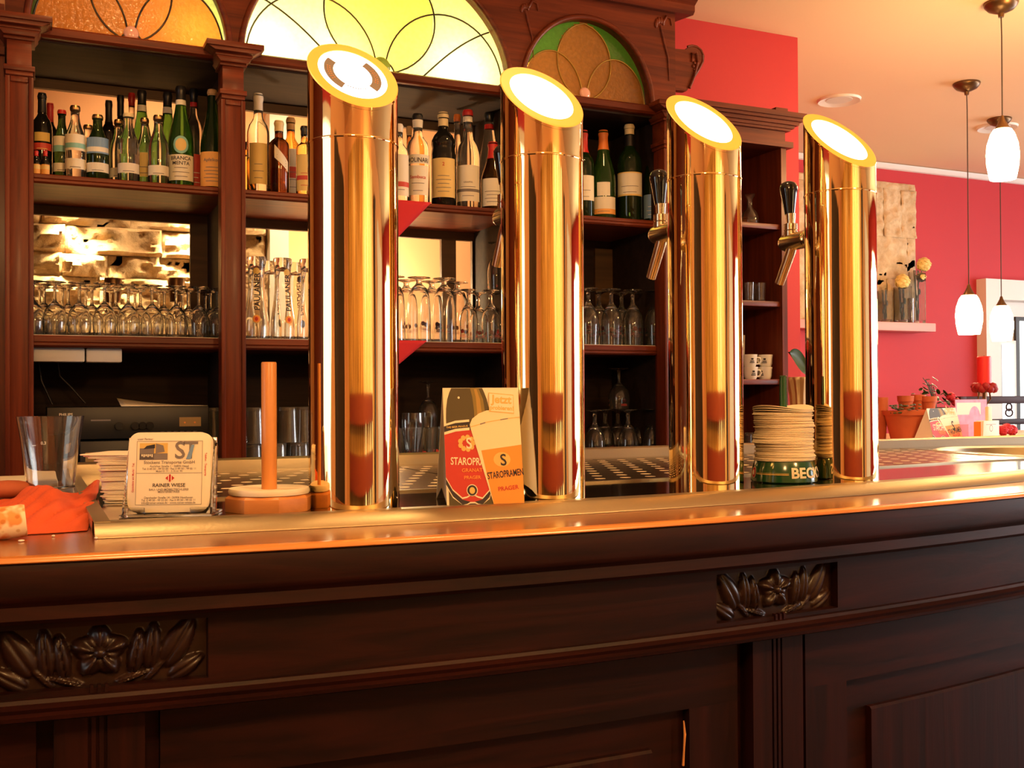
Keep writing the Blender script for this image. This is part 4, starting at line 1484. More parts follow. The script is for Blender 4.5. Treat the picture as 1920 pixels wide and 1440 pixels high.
bottle('soda_bottle', 'small red-capped tonic bottle with blue and white label', 116, 208, 31, 3.20, 'soda', 'glass_dgreen', 'cap_red', .05, [dict(z=(.40, .62), mat='label_w', band=(.0, .4, 'label_t')), dict(z=(.12, .24), mat='label_w', ln=1)])
bottle('soda_bottle', 'clear soda bottle with teal and white labels in the front row', 141, 200, 37, 3.165, 'soda', 'glass_bottle', 'gold_s', .05, [dict(z=(.38, .60), mat='label_w', band=(.15, .45, 'label_t'), ln=0), WHITE_FOOT])
bottle('soda_bottle', 'dark soda bottle with blue arched label in the front row', 183, 217, 40, 3.165, 'soda', 'glass_dgreen', 'gold_s', .05, [dict(z=(.40, .64), mat='label_b', band=(.1, .4, 'label_w')), dict(z=(.12, .26), mat='label_w', ln=1)])
bottle('soda_bottle', 'clear soda bottle with white foot label behind the blue labelled bottle', 165, 236, 34, 3.26, 'soda', 'glass_bottle', 'gold_s', .05, [WHITE_FOOT])
bottle('soda_bottle', 'clear soda bottle half hidden between dark wine bottles', 222, 226, 32, 3.23, 'soda', 'glass_bottle', 'gold_s', .05, [WHITE_FOOT])
bottle('soda_bottle', 'clear soda bottle with white foot label, left of the green bitters bottle row', 241, 214, 39, 3.16, 'soda', 'glass_bottle', 'cap_cream', .05, [WHITE_FOOT, dict(z=(.40, .62), mat='glass_bottle')])
bottle('soda_bottle', 'clear soda bottle with a beige label in the second row', 271, 223, 32, 3.23, 'soda', 'glass_bottle', 'gold_s', .05, [dict(z=(.16, .50), mat='label_y', ln=2)])
bottle('soda_bottle', 'clear soda bottle with white foot label next to the large green bottle', 297, 218, 38, 3.16, 'soda', 'glass_bottle', 'gold_s', .05, [WHITE_FOOT])
bottle('wine_bottle', 'tall black bottle standing behind the small soda bottles', 204, 190, 30, 3.31, 'wine', 'glass_dark', 'cap_black', .24)
bottle('wine_bottle', 'tallest black bottle behind the soda bottles, with ringed cap', 226, 180, 30, 3.39, 'wine', 'glass_dark', 'cap_black', .2)
bottle('spirit_bottle', 'clear bottle with red cap far back between the dark bottles', 247, 176, 28, 3.40, 'spirit', 'glass_bottle', 'cap_red', .12)
bottle('bitters_bottle', 'green bottle with black cap and cream neck band, left of two', 266, 171, 40, 3.33, 'sloped', 'glass_green', 'cap_black', .13, collar=(.80, .86, 'label_w'))
bottle('bitters_bottle', 'green bottle with black cap and cream neck band, right of two', 314, 175, 40, 3.33, 'sloped', 'glass_green', 'cap_black', .13, collar=(.80, .86, 'label_w'))
bottle('bitters_bottle', 'large green bottle with a white two-line label under a round teal emblem', 339, 164, 46, 3.19, 'sloped', 'glass_green', 'cap_black', .13,
       [dict(z=(.07, .32), mat='label_w', ln=3, text=[('BRANCA', .79, .0150, 'ink'), ('MENTA', .60, .0150, 'ink')]), dict(z=(.33, .50), mat='label_t', w=.62, shape='disc', **{'in': 'label_y'})], collar=(.82, .87, 'label_w'))
bottle('liqueur_bottle', 'clear red-labelled bottle wedged behind the large green bottle', 363, 168, 32, 3.34, 'spirit', 'glass_bottle', 'cap_black', .12, [dict(z=(.05, .40), mat='label_r', ln=4, ink='label_w')], collar=(.84, .88, 'cap_red'))
bottle('wine_bottle', 'tall slender green bottle with orange label and cork, beside the second pillar', 398, 170, 44, 3.18, 'sloped', 'glass_dgreen', 'cap_cork', .055,
       [dict(z=(.03, .37), mat='label_o', ln=5, w=1.35, text=[('Apfelkorn', .72, .013, 'ink_g')])])
# middle bay, left of the first tower
bottle('vodka_bottle', 'tall clear bottle with long white cap and yellow label', 484, 177, 42, 3.20, 'spirit', 'glass_bottle', 'cap_white', .165, [dict(z=(.10, .50), mat='label_y', w=.85, ln=3)])
bottle('liqueur_bottle', 'short amber bottle half hidden behind the second pillar', 466, 268, 34, 3.25, 'square', 'glass_amber', 'cap_black', .12)
bottle('whisky_bottle', 'brown whisky bottle with a slanted white label and cream cap', 523, 228, 38, 3.16, 'square', 'glass_brown', 'cap_cream', .14, [dict(z=(.28, .66), mat='label_w', w=1.0, shape='diag')])
bottle('whisky_bottle', 'whisky bottle with red sash label and cork brown cap', 545, 222, 38, 3.29, 'spirit', 'glass_amber', 'cap_cork', .14, [dict(z=(.10, .62), mat='label_w', band=(.35, .6, 'label_r'), ln=3)])
bottle('liqueur_bottle', 'golden bottle with red flower print and black cap beside the first tower', 571, 238, 32, 3.15, 'square', 'glass_yellow', 'cap_black', .12, [dict(z=(.06, .58), mat='label_y', w=1.1, band=(.3, .42, 'label_r'), ln=3, ink='label_r')])
# middle bay, right of the first tower
bottle('liqueur_bottle', 'white-labelled clear bottle half hidden by the first tower', 748, 234, 36, 3.15, 'spirit', 'glass_bottle', 'cap_white', .1, [dict(z=(.08, .60), mat='label_w', w=1.4, band=(.22, .34, 'label_r'), ln=1)])
bottle('spirit_bottle', 'brown-capped bottle at the back between the towers', 767, 238, 24, 3.36, 'spirit', 'glass_amber', 'cap_cork', .1)
bottle('sambuca_bottle', 'clear anise liqueur bottle with black cap, white neck band and bold black lettering', 783, 215, 44, 3.17, 'spirit', 'glass_bottle', 'cap_black', .065,
       [dict(z=(.44, .54), mat='label_w', w=1.35, text=[('MOLINARI', .16, .0205, 'ink', .80)]), dict(z=(.10, .42), mat='label_w', w=1.0, ln=2, text=[('Sambuca', .56, .0150, 'ink_r')])], collar=(.85, .935, 'label_w'))
bottle('amaretto_bottle', 'dark round-shouldered bottle with big cream label and cream cap', 831, 212, 46, 3.165, 'bulb', 'glass_dark', 'cap_cream', .145, [dict(z=(.09, .50), mat='label_y', w=1.15, ln=5, text=[('2', .80, .016, 'ink_r')])])
bottle('grappa_bottle', 'slim clear bottle with pale red cap behind the cream labelled bottles', 857, 216, 28, 3.28, 'tall', 'glass_bottle', 'cap_orange', .07)
bottle('grappa_bottle', 'tall clear bottle with red cap and cream label', 877, 208, 44, 3.17, 'tall', 'glass_bottle', 'cap_red', .055, [dict(z=(.07, .43), mat='label_w', w=1.2, ln=2, band=(.26, .34, 'ink_g'), text=[('GRAPPA', .50, .008, 'ink_g')])], collar=(.88, .935, 'label_w'))
bottle('grappa_bottle', 'tall tapering clear bottle with red ring near the second tower', 917, 212, 44, 3.27, 'sloped', 'glass_bottle', 'cap_black', .08, collar=(.84, .885, 'cap_red'))
bottle('liqueur_bottle', 'round brown bottle with red capsule and cream label beside the second tower', 924, 268, 46, 3.16, 'sloped', 'glass_amber', 'cap_red', .24, [dict(z=(.05, .45), mat='label_w', w=1.3, ln=4)])
# right bay
bottle('wine_bottle', 'white-labelled wine bottle half hidden by the second tower', 1094, 246, 40, 3.19, 'wine', 'glass_dgreen', 'cap_red', .25, [dict(z=(.20, .48), mat='label_w', w=1.2, ln=2)])
bottle('wine_bottle', 'green wine bottle with orange capsule', 1131, 246, 46, 3.19, 'sloped', 'glass_green', 'cap_orange', .215, [dict(z=(.06, .25), mat='label_w', w=1.2, band=(0, .3, 'label_o'), ln=1), dict(z=(.26, .41), mat='label_w', w=.55)])
bottle('wine_bottle', 'dark wine bottle with cream capsule and wide white label', 1180, 235, 46, 3.19, 'wine', 'glass_dgreen', 'cap_cream', .10, [dict(z=(.26, .50), mat='label_w', w=1.35, ln=2, edge='label_y')], collar=(.78, .89, 'cap_black'))
bottle('wine_bottle', 'slim green bottle with small red stopper near the third tower', 1223, 252, 36, 3.19, 'sloped', 'glass_dgreen', 'cap_red', .06, [dict(z=(.06, .32), mat='label_b', w=1.2, ln=3, ink='label_w')], collar=(.83, .86, 'label_y'))

# =================================================================== GLASSES
def flip(prof, H):
    return [(r, H - z) for r, z in prof]


def glass_prof(kind, H, R_):
    """closed outline of a blown glass, standing upright"""
    t = 0.0016
    if kind == 'goblet':
        o = [(0, 0), (.92, .0), (.95, .012), (.55, .03), (.16, .06), (.12, .14), (.12, .30), (.17, .36), (.45, .42), (.80, .52), (.98, .66), (1.0, .78), (.93, .92), (.88, 1.0)]
        i = [(.84, 1.0), (.89, .92), (.955, .78), (.935, .66), (.76, .54), (.40, .44), (.0, .405)]
    elif kind == 'tulip':
        o = [(0, 0), (.90, .0), (.93, .012), (.5, .03), (.20, .06), (.16, .14), (.19, .22), (.28, .27), (.55, .33), (.85, .43), (.98, .55), (1.0, .68), (.95, .85), (.90, 1.0)]
        i = [(.86, 1.0), (.91, .85), (.955, .68), (.935, .55), (.80, .44), (.48, .35), (.0, .31)]
    elif kind == 'weizen':
        o = [(0, 0), (.72, .0), (.76, .01), (.78, .06), (.70, .12), (.64, .22), (.66, .40), (.80, .58), (.96, .74), (1.0, .84), (.98, .94), (.95, 1.0)]
        i = [(.91, 1.0), (.94, .94), (.955, .84), (.91, .74), (.75, .58), (.61, .40), (.58, .22), (.55, .14), (0, .10)]
    elif kind == 'pils':
        o = [(0, 0), (.95, .0), (.98, .010), (.5, .022), (.24, .04), (.22, .08), (.34, .115), (.66, .17), (.86, .28), (.95, .45), (.98, .7), (1.0, 1.0)]
        i = [(.955, 1.0), (.935, .7), (.90, .45), (.80, .29), (.58, .19), (0, .15)]
    else:  # tumbler
        o = [(0, 0), (.78, .0), (.82, .015), (.84, .06), (.90, .5), (1.0, 1.0)]
        i = [(.955, 1.0), (.855, .5), (.79, .10), (0, .085)]
    return [(a * R_, b * H) for a, b in o] + [(a * R_, b * H) for a, b in i]


def red_flower(mb, r, z, s, mat='print_red', phase=0.0, n=3):
    b = cyl_bend(r)
    for q in range(n):
        x0 = r * (phase + 2 * pi * q / n)

        def bb(x, zz, layer, x0=x0):
            return b(x + x0, zz, layer)
        for k in range(6):
            a = k * pi / 3 + 0.3
            mb.disc(s * 0.55 * cos(a), z + s * 0.55 * sin(a), s * 0.42, s * 0.30, mat, 1, None, bb, 8)
        mb.disc(0, z, s * 0.4, s * 0.35, mat, 2, None, bb, 8)
        for k in range(3):
            mb.rect(-s * 1.5, s * 1.5, z - s * 1.5 - k * s * .35, z - s * 1.38 - k * s * .35, mat, 1, None, bb)


def glass_proto(name, cat, kind, H, R_, inverted=True, flower=None, extra=None, group=None):
    rt = empty(name, '', cat, (0, 0, 0), 0, group)
    pr = glass_prof(kind, H, R_)
    if inverted:
        pr = flip(pr, H)
    MB().lathe(pr, 'glass_brightened' if 'tumbler' in name else 'glass', 28).build('bowl', rt, smooth=60)
    if flower:
        mb = MB()
        red_flower(mb, flower[0] * R_, flower[1] * H, flower[2])
        mb.build('red_print', rt, smooth=0)
    if extra:
        extra(rt, R_, H)
    return rt


def place_row(proto, used, items):
    """items: (x, y, z, rz, label)"""
    for x, y, z, rz, lab in items:
        if not used[0]:
            used[0] = True
            proto.location = (x, y, z)
            proto.rotation_euler = (0, 0, rz)
            proto['label'] = lab
        else:
            dup(proto, (x, y, z), rz, lab)


def row_px(pxs, Y, z, fmt, jit=0.004):
    out = []
    for k, px in enumerate(pxs):
        p = PY(px, 600, Y)
        out.append((p.x + RND.uniform(-jit, jit) * 0.5, Y + RND.uniform(-jit, jit), z, RND.uniform(0, 6.28), fmt % ORD[k]))
    return out


# left bay: upturned goblets in three rows
gp = glass_proto('goblet', 'stemmed glass', 'goblet', 0.150, 0.0318, group='upturned goblets in the left bay')
us = [False]
place_row(gp, us, row_px([62, 104, 150, 196, 241, 286, 330, 374], 3.16, GL, '%s upturned goblet from the left in the front row of the left bay'))
place_row(gp, us, row_px([84, 127, 172, 218, 263, 308, 352, 394], 3.24, GL, '%s upturned goblet from the left in the middle row of the left bay'))
place_row(gp, us, row_px([74, 118, 162, 207, 252, 298, 342, 384], 3.33, GL, '%s upturned goblet from the left in the back row of the left bay'))
p = PY(408, 600, 3.18)
place_row(gp, us, [(p.x, 3.18, GL, 0, 'upturned goblet squeezed against the second pillar in the left bay')])


def paulaner(rt, R_, H):
    mb = MB()
    pr = [(H - z, r) for r, z in glass_prof('weizen', H, R_)[:12]][::-1]

    def b(x, z, l):
        r = pr[-1][1]
        for (z0, r0), (z1, r1) in zip(pr, pr[1:]):
            if z0 <= z <= z1:
                r = r0 + (r1 - r0) * (z - z0) / max(1e-6, z1 - z0)
                break
        return cyl_bend(r + .0006)(x, z, l)
    b2 = b
    mb.text('PAULANER', 0.010, H * 0.345, 0.024, 'ink', 2, None, b, 'LEFT', pi / 2, 0.95, 1.0, .02)
    mb.disc(0, H * 0.24, 0.0125, 0.0125, 'ink_y', 1, None, b2)
    mb.disc(0, H * 0.24, 0.0105, 0.0105, 'ink_o', 2, None, b2)
    mb.disc(0, H * 0.24, 0.005, 0.006, 'ink_r', 3, None, b2)
    mb.disc(0, H * 0.82, 0.010, 0.010, 'ink_y', 1, None, b)
    mb.build('print', rt, smooth=0)


wz = glass_proto('wheat_beer_glass', 'beer glass', 'weizen', 0.248, 0.0365, True, None, paulaner, 'tall wheat beer glasses')
us = [False]
for k, (px, Y, rz, lab) in enumerate([(481, 3.17, 0.0, 'tall upturned wheat beer glass with vertical lettering beside the second pillar'),
                                      (530, 3.175, 0.55, 'tall upturned wheat beer glass with round orange crest, middle of the front three'),
                                      (579, 3.165, 0.9, 'tall upturned wheat beer glass with crest, beside the first tower'),
                                      (458, 3.27, 1.4, 'tall upturned wheat beer glass in the second row, half hidden by the second pillar'),
                                      (506, 3.265, 2.0, 'tall upturned wheat beer glass in the second row, left'),
                                      (555, 3.265, 2.6, 'tall upturned wheat beer glass in the second row, right'),
                                      (603, 3.26, 1.7, 'tall upturned wheat beer glass hidden mostly by the first tower')]):
    p = PY(px, 600, Y)
    place_row(wz, us, [(p.x, Y, GL, face_cam(p) + rz, lab)])

pl = glass_proto('pilsner_glass', 'beer glass', 'pils', 0.208, 0.0385, True, (0.95, 0.28, 0.009), None, 'upturned pilsner glasses')
us = [False]
place_row(pl, us, row_px([738, 786, 834], 3.165, GL, '%s tall upturned pilsner glass from the left in the front row'))
place_row(pl, us, row_px([762, 810, 856], 3.26, GL, '%s tall upturned pilsner glass from the left in the back row'))
tl = glass_proto('tulip_glass', 'stemmed glass', 'tulip', 0.176, 0.031, True, (0.94, 0.22, 0.0085), None, 'upturned beer tulips in the middle bay')
us = [False]
place_row(tl, us, row_px([879, 919], 3.165, GL, '%s small upturned beer tulip from the left in the front row of the middle bay'))
place_row(tl, us, row_px([898, 938], 3.25, GL, '%s small upturned beer tulip from the left in the back row of the middle bay'))
p = PY(932, 540, 3.27)
place_row(tl, us, [(p.x, 3.275, GL + 0.178, 0, 'upturned beer tulip stacked on top beside the second tower')])
tr = glass_proto('tulip_glass', 'stemmed glass', 'tulip', 0.197, 0.0365, True, (0.94, 0.30, 0.0095), None, 'upturned red-printed tulips in the right bay')
us = [False]
place_row(tr, us, row_px([1104, 1146, 1187, 1227], 3.165, GL, '%s red-printed upturned tulip from the left in the front row of the right bay'))
place_row(tr, us, row_px([1122, 1166, 1208], 3.25, GL, '%s red-printed upturned tulip from the left in the back row of the right bay'))
place_row(tr, us, row_px([1113, 1176, 1221], 3.185, LW, '%s red-printed upturned tulip from the left on the lower counter, front'))
place_row(tr, us, row_px([1134, 1157, 1199], 3.275, LW, '%s red-printed upturned tulip from the left on the lower counter, back'))
p = PY(1157, 760, 3.25)
ba = glass_proto('balloon_glass', 'stemmed glass', 'goblet', 0.145, 0.039, True, (0.93, 0.20, 0.008))
place_row(ba, [False], [(p.x, 3.235, LW + 0.1985, 0, 'single upturned balloon glass standing on top of the lower tulips')])
# tumblers on the lower counter
tm = glass_proto('tumbler', 'tumbler', 'tumbler', 0.108, 0.0335, True, None, None, 'upturned tumblers on the lower counter')
us = [False]
tz = 0.1085
place_row(tm, us, row_px([474, 518, 562], 3.17, LW, '%s upturned tumbler from the left, bottom tier of the lower counter'))
place_row(tm, us, row_px([474], 3.17, LW + tz, '%s upturned tumbler stacked on the leftmost one behind the wooden pole'))
place_row(tm, us, row_px([518, 550, 575], 3.25, LW, '%s upturned tumbler from the left, back of the bottom tier'))
place_row(tm, us, row_px([540, 567], 3.20, LW + tz, '%s upturned tumbler from the left in the upper tier beside the first tower'))
place_row(tm, us, row_px([575], 3.225, LW + 2 * tz - 0.04, '%s highest upturned tumbler beside the first tower')[:0])
place_row(tm, us, row_px([401], 3.18, LW, '%s upturned tumbler between the hifi and the second pillar, lower one'))
place_row(tm, us, row_px([401], 3.18, LW + tz, '%s upturned tumbler between the hifi and the second pillar, upper one'))
tq = glass_proto('printed_tumbler', 'tumbler', 'tumbler', 0.145, 0.036, False, (0.9, 0.45, 0.009), None, 'printed tumblers behind the beer card')
us = [False]
place_row(tq, us, row_px([757, 798], 3.17, LW, '%s upright printed tumbler from the left behind the beer card'))
place_row(tq, us, row_px([776, 816], 3.26, LW, '%s upright printed tumbler from the left in the back row behind the beer card'))
p = PY(783, 770, 3.19)
ca = glass_proto('carafe', 'carafe', 'weizen', 0.195, 0.036, False)
place_row(ca, [False], [(PY(777, 800, 3.10).x, 3.118, LW, 0, 'small clear carafe with flared rim behind the beer card')])
gl = glass_proto('goblet', 'stemmed glass', 'goblet', 0.150, 0.0345)
place_row(gl, [False], [(PY(806, 760, 3.20).x, 3.215, LW + 0.1455, 0, 'upturned goblet balanced on the tumblers beside the beer card')])

# =================================================================== RED CLOTHS over the shelf edges
for (za, c0, c1, tip, lab) in ((SH1, 636, 809, (722, 470), 'red cloth hanging in a point over the upper shelf edge beside the first tower'),
                               (SH2, 640, 800, (720, 706), 'red cloth hanging in a point over the glass shelf edge beside the first tower')):
    a, b, t = PY(c0, 385 if za == SH1 else 640, 3.10), PY(c1, 388 if za == SH1 else 643, 3.10), PY(*tip, 3.095)
    mb = MB()
    N = 12
    vs, fs = [], []
    zt = za + 0.0022
    for j in range(N + 1):
        for i in range(N + 1):
            f = i / N
            x = a.x + (b.x - a.x) * f
            top = Vector((x, 3.0985, zt))
            q = top.lerp(Vector((t.x, 3.094, t.z)), j / N)
            vs.append((q.x, q.y - 0.003 * sin(3 * pi * f) * (j / N) * (1 - j / N) * 2, q.z))
    for j in range(N):
        for i in range(N):
            k = j * (N + 1) + i
            fs.append((k, k + 1, k + N + 2, k + N + 1))
    mb.add(vs, fs, 'red_cloth')
    mb.add([(a.x, 3.0985, zt), (b.x, 3.0985, zt), (b.x, 3.118, zt), (a.x, 3.118, zt)], [(0, 1, 2, 3)], 'red_cloth')
    o = mb.build('red_cloth', smooth=60)
    md = o.modifiers.new('thick', 'SOLIDIFY')
    md.thickness = 0.0012
    md.offset = 1.0
    tag(o, lab, 'cloth', 'red cloths on the shelf edges')

# =================================================================== HIFI and fittings in the left bay
def hifi(name, lab, px0, px1, py0, py1, Y, zb=None):
    a, b = PY(px0, py1, Y), PY(px1, py0, Y)
    z0 = a.z if zb is None else zb
    rt = empty(name, lab, 'hifi unit', ((a.x + b.x) / 2, Y, z0))
    W, H = (b.x - a.x), b.z - z0
    MB().box(-W / 2, W / 2, 0.012, 0.26, 0.006, H, 'black').build('case', rt, bevel=0.003)
    mb = MB().box(-W / 2, W / 2, 0, 0.012, 0.004, H - 0.001, 'black')
    mb.build('front_panel', rt, bevel=0.002)
    mb = MB()
    for x in (-0.4, 0.4):
        mb.lathe([(0, 0), (0.016, 0), (0.016, 0.007), (0, 0.007)], 'black', 16, c=(x * W, 0.08, 0))
        mb.lathe([(0, 0), (0.016, 0), (0.016, 0.007), (0, 0.007)], 'black', 16, c=(x * W, 0.22, 0))
    mb.build('feet', rt)
    return rt, W, H


LU, W, H = hifi('tape_deck', 'black lower hifi unit behind the beer mats', 150, 391, 822, 890, 3.13, LW)
mb = MB()
mb.rect(-W * .46, -W * .30, H * .45, H * .75, 'panel_gold', 3).rect(-W * .2, W * .2, H * .4, H * .8, 'black', 3)
mb.build('display', LU, smooth=0)
for k in range(5):
    MB().box(-W * .18 + k * W * .08, -W * .12 + k * W * .08, -0.004, 0, H * .15, H * .28, 'black').build('button', LU, bevel=0.001)
zl = LW + H + 0.0005
TU, W, H = hifi('stereo_receiver', 'black stereo receiver with a white maker badge, paper lying on top', 88, 391, 761, 806, 3.125, zl)
mb = MB()
mb.text('PHILIPS', -W * .43, H * .74, 0.011, 'label_w', 4, None, None, 'LEFT')
mb.rect(-W * .24, -W * .12, H * .58, H * .62, 'ink_g', 4)
mb.build('badge', TU, smooth=0)
mb = MB().rect(W * .31, W * .45, H * .38, H * .66, 'panel_gold', 3)
for x in (.345, .41):
    mb.disc(W * x, H * .5, 0.0025, 0.0025, 'ink_o', 4)
mb.build('display', TU, smooth=0)
for k, x in enumerate((-.07, .03, .075, .12)):
    MB().lathe([(0, 0), (0.012, 0), (0.011, 0.012), (0, 0.012)], 'black_gloss', 20, Matrix.Translation((W * x, 0, H * .42)) @ Matrix.Rotation(pi / 2, 4, 'X')).build('knob', TU, smooth=40)
for k in range(6):
    MB().box(W * .19 + k * W * .042, W * .215 + k * W * .042, -0.004, 0, H * .17, H * .24, 'grey_dark').build('button', TU, bevel=0.0008)
MB().lathe([(0, 0), (0.005, 0), (0.006, 0.004), (0.003, 0.006), (0, 0.006)], 'chrome', 16, Matrix.Translation((W * .34, 0, 0.006 + 0.006)) @ Matrix.Rotation(pi / 2, 4, 'X')).build('headphone_socket', TU)
# sheet of paper on the receiver
a, b = PY(226, 757, 3.16), PY(390, 762, 3.13)
mb = MB()
vs, fs = [], []
for j in range(7):
    for i in range(13):
        u, v_ = i / 12, j / 6
        vs.append((a.x + (b.x - a.x) * u, 3.135 + 0.19 * v_, zl + H + 0.0012 + 0.022 * (1 - u) ** 2 * v_ + 0.004 * v_ * (1 - u)))
for j in range(6):
    for i in range(12):
        k = j * 13 + i
        fs.append((k, k + 1, k + 14, k + 13))
mb.add(vs, fs, 'paper')
o = mb.build('paper_sheet', smooth=60)
md = o.modifiers.new('thick', 'SOLIDIFY')
md.thickness = 0.0008
tag(o, 'white sheet of paper curling up on the stereo receiver', 'paper')
# white power boxes under the shelf
a, b = PY(56, 678, 3.14), PY(159, 650, 3.14)
mb = MB().box(a.x, b.x, 3.14, 3.20, a.z, SH2 - 0.0325, 'white_pl')
tag(mb.build('transformer_box', bevel=0.004, smooth=40), 'long white plastic box under the glass shelf', 'power box', 'white boxes under the shelf')
a, b = PY(162, 679, 3.14), PY(229, 651, 3.14)
mb = MB().box(a.x, b.x, 3.14, 3.20, a.z, SH2 - 0.0325, 'white_pl')
tag(mb.build('transformer_box', bevel=0.004, smooth=40), 'short white plastic box under the glass shelf', 'power box', 'white boxes under the shelf')
for lab, pts in (('black cable running down the back of the left bay, left one', [(72, 680), (78, 715), (92, 745), (98, 758)]), ('black cable looping down to the receiver', [(108, 680), (112, 705), (135, 728), (150, 745), (160, 756)])):
    mb = MB().tube([PY(*q, 3.30) for q in pts], 0.003, 'black', 8)
    tag(mb.build('cable', smooth=60), lab, 'cable')

# =================================================================== RIGHT SIDE CABINET contents
zs = [PY(1425, py, 3.13).z for py in (418, 564, 711)]
rt = empty('decanter', 'small clear decanter with flared rim on the top shelf of the side cabinet', 'decanter', (PY(1406, 400, 3.2).x, 3.2, zs[0] + .0005))
MB().lathe([(0, 0), (.030, 0), (.033, .006), (.033, .03), (.026, .05), (.012, .065), (.010, .075), (.010, .098), (.020, .118), (.018, .118), (.008, .098), (.008, .075), (.010, .066), (.023, .049), (.030, .03), (.030, .008), (0, .006)], 'glass', 24).build('body', rt, smooth=60)
MB().lathe([(0, 0.0065), (.0295, 0.0085), (.0295, .028), (0, .028)], 'glass_amber', 24).build('liquor', rt, smooth=60)
sg = glass_proto('shot_glass', 'small glass', 'tumbler', 0.072, 0.020, False, None, None, 'small glasses in the side cabinet')
us = [False]
for k, (px, Y) in enumerate(((1405, 3.18), (1426, 3.18), (1410, 3.25))):
    place_row(sg, us, [(PY(px, 540, Y).x, Y, zs[1] + .0005, 0, 'small upright glass in the side cabinet, ' + ('left at the front', 'right at the front', 'at the back')[k])])
# two stacks of two printed cups


def make_cup():
    r, h = 0.027, 0.046
    root = empty('espresso_cup', '', 'cup', (0, 0, 0), 0, 'white printed cups')
    MB().lathe([(0, 0), (r * .72, 0), (r * .78, .003), (r * .90, .012), (r * .95, h * .8), (r, h * .90), (r, h), (r - .0025, h), (r - .004, h * .5), (r * .7, .005), (0, .005)], 'white', 28).build('body', root, smooth=50)
    MB().tube([(r * .93, 0, h * .76), (r + .010, 0, h * .74), (r + .015, 0, h * .5), (r + .009, 0, h * .26), (r * .92, 0, h * .22)], 0.0032, 'white', 8).build('handle', root, smooth=60)
    mb = MB()
    b = cyl_bend(r * .97)
    for q in range(3):
        def bb(x, z, l, o_=q * 2.1 * r):
            return b(x + o_, z, l)
        mb.rect(-.009, .009, h * .30, h * .37, 'ink', 1, None, bb).rect(-.007, .008, h * .42, h * .49, 'ink', 1, None, bb).rect(-.004, .005, h * .55, h * .70, 'ink', 1, None, bb)
    mb.build('print', root, smooth=0)
    return root


cup = make_cup()
us = [False]
for k, (px, lv, rz, lab) in enumerate([(1409, 0, -0.25, 'white printed cup, bottom of the left stack in the side cabinet'), (1436, 0, 2.9, 'white printed cup, bottom of the right stack in the side cabinet'),
                                       (1408, 1, -0.35, 'white printed cup, top of the left stack in the side cabinet'), (1437, 1, 3.3, 'white printed cup, top of the right stack in the side cabinet')]):
    place_row(cup, us, [(PY(px, 690, 3.17).x, 3.175, zs[2] + .0005 + lv * 0.0464, rz, lab)])
mb = MB()
a = PY(1404, 705, 3.22)
mb.prism([(a.x - 0.10, zs[2] + .001), (a.x - 0.006, zs[2] + .001), (a.x, zs[2] + 0.17), (a.x - 0.10, zs[2] + 0.17)], 3.24, 3.246, 'white_pl')
tag(mb.build('menu_card', bevel=0.001), 'white card standing behind the cups in the side cabinet', 'card')
sb = glass_proto('tumbler', 'tumbler', 'tumbler', 0.105, 0.036, True, None, None)
place_row(sb, [False], [(PY(1412, 820, 3.17).x, 3.17, LW, 0, 'upturned tumbler at the foot of the side cabinet beside the paper mats')])

# =================================================================== ON THE COUNTER
# clear beer glass at the left
p = PZ(95, 930, Z_BAR)
sc = mpp(p)
H = (PY(95, 781, p.y).z - Z_BAR)
Rg = 59 * sc
rt = empty('beer_glass', 'large empty clear glass behind the orange napkin', 'glass', (p.x, p.y, Z_BAR + .0004))
MB().lathe([(0, 0), (Rg * .70, 0), (Rg * .72, .004), (Rg * .76, H * .3), (Rg * .88, H * .72), (Rg * .98, H * .95), (Rg, H), (Rg - .0022, H), (Rg * .98 - .0024, H * .95), (Rg * .88 - .0026, H * .72), (Rg * .76 - .003, H * .3), (Rg * .70 - .003, .012), (0, .010)], 'glass', 48).build('bowl', rt, smooth=60)
mb = MB()
b = cyl_bend(Rg * .90)
mb.rect(-.0455 + .02, -.0445 + .024, H * .645, H * .652, 'white', 1, None, b)
mb.text('0,3', -.010, H * .66, .006, 'white', 1, None, b)
mb.build('fill_mark', rt, smooth=0)
# cream napkins in a flat pack behind it
a = PZ(-30, 934, Z_BAR)
b = PZ(112, 934, Z_BAR)
yb = a.y + 0.05
mb = MB().box(PY(-30, 934, yb).x, PY(112, 934, yb).x, yb, yb + 0.14, Z_BAR, PY(30, 903, yb).z, 'cream')
tag(mb.build('napkin_pack', bevel=0.004), 'flat cream pack lying behind the large empty glass', 'napkin pack')
# crumpled orange napkin
P00, P10 = PZ(-25, 1012, Z_BAR), PZ(164, 997, Z_BAR)
P01, P11 = PZ(-10, 950, Z_BAR), PZ(188, 940, Z_BAR)
mb = MB()
N = 34
vs, fs = [], []
rg = random.Random(4)
for j in range(N + 1):
    for i in range(N + 1):
        u, v_ = i / N, j / N
        q = (P00 * (1 - u) + P10 * u) * (1 - v_) + (P01 * (1 - u) + P11 * u) * v_
        h = 0.024 * math.exp(-((u - 0.50) / 0.34) ** 2) * min(1, v_ * 1.6) ** 0.8 * (1 - 0.55 * max(0, v_ - 0.55) / 0.45)
        h += 0.016 * math.exp(-((u - 0.94) / 0.10) ** 2) * v_ + 0.010 * max(0, sin(9 * u + 5 * v_)) * v_
        h += 0.006 * abs(sin(13 * (u - v_) + 1.0)) * min(1, 4 * v_)
        e = min(1, 6 * v_)
        q = Vector((q.x, q.y + 0.004 * sin(7 * u) + 0.01 * (1 - v_) * sin(3.1 * u), Z_BAR + 0.0015 + h * e))
        vs.append(q)
for j in range(N):
    for i in range(N):
        k = j * (N + 1) + i
        fs.append((k, k + 1, k + N + 2, k + N + 1))
mb.add(vs, fs, 'napkin')
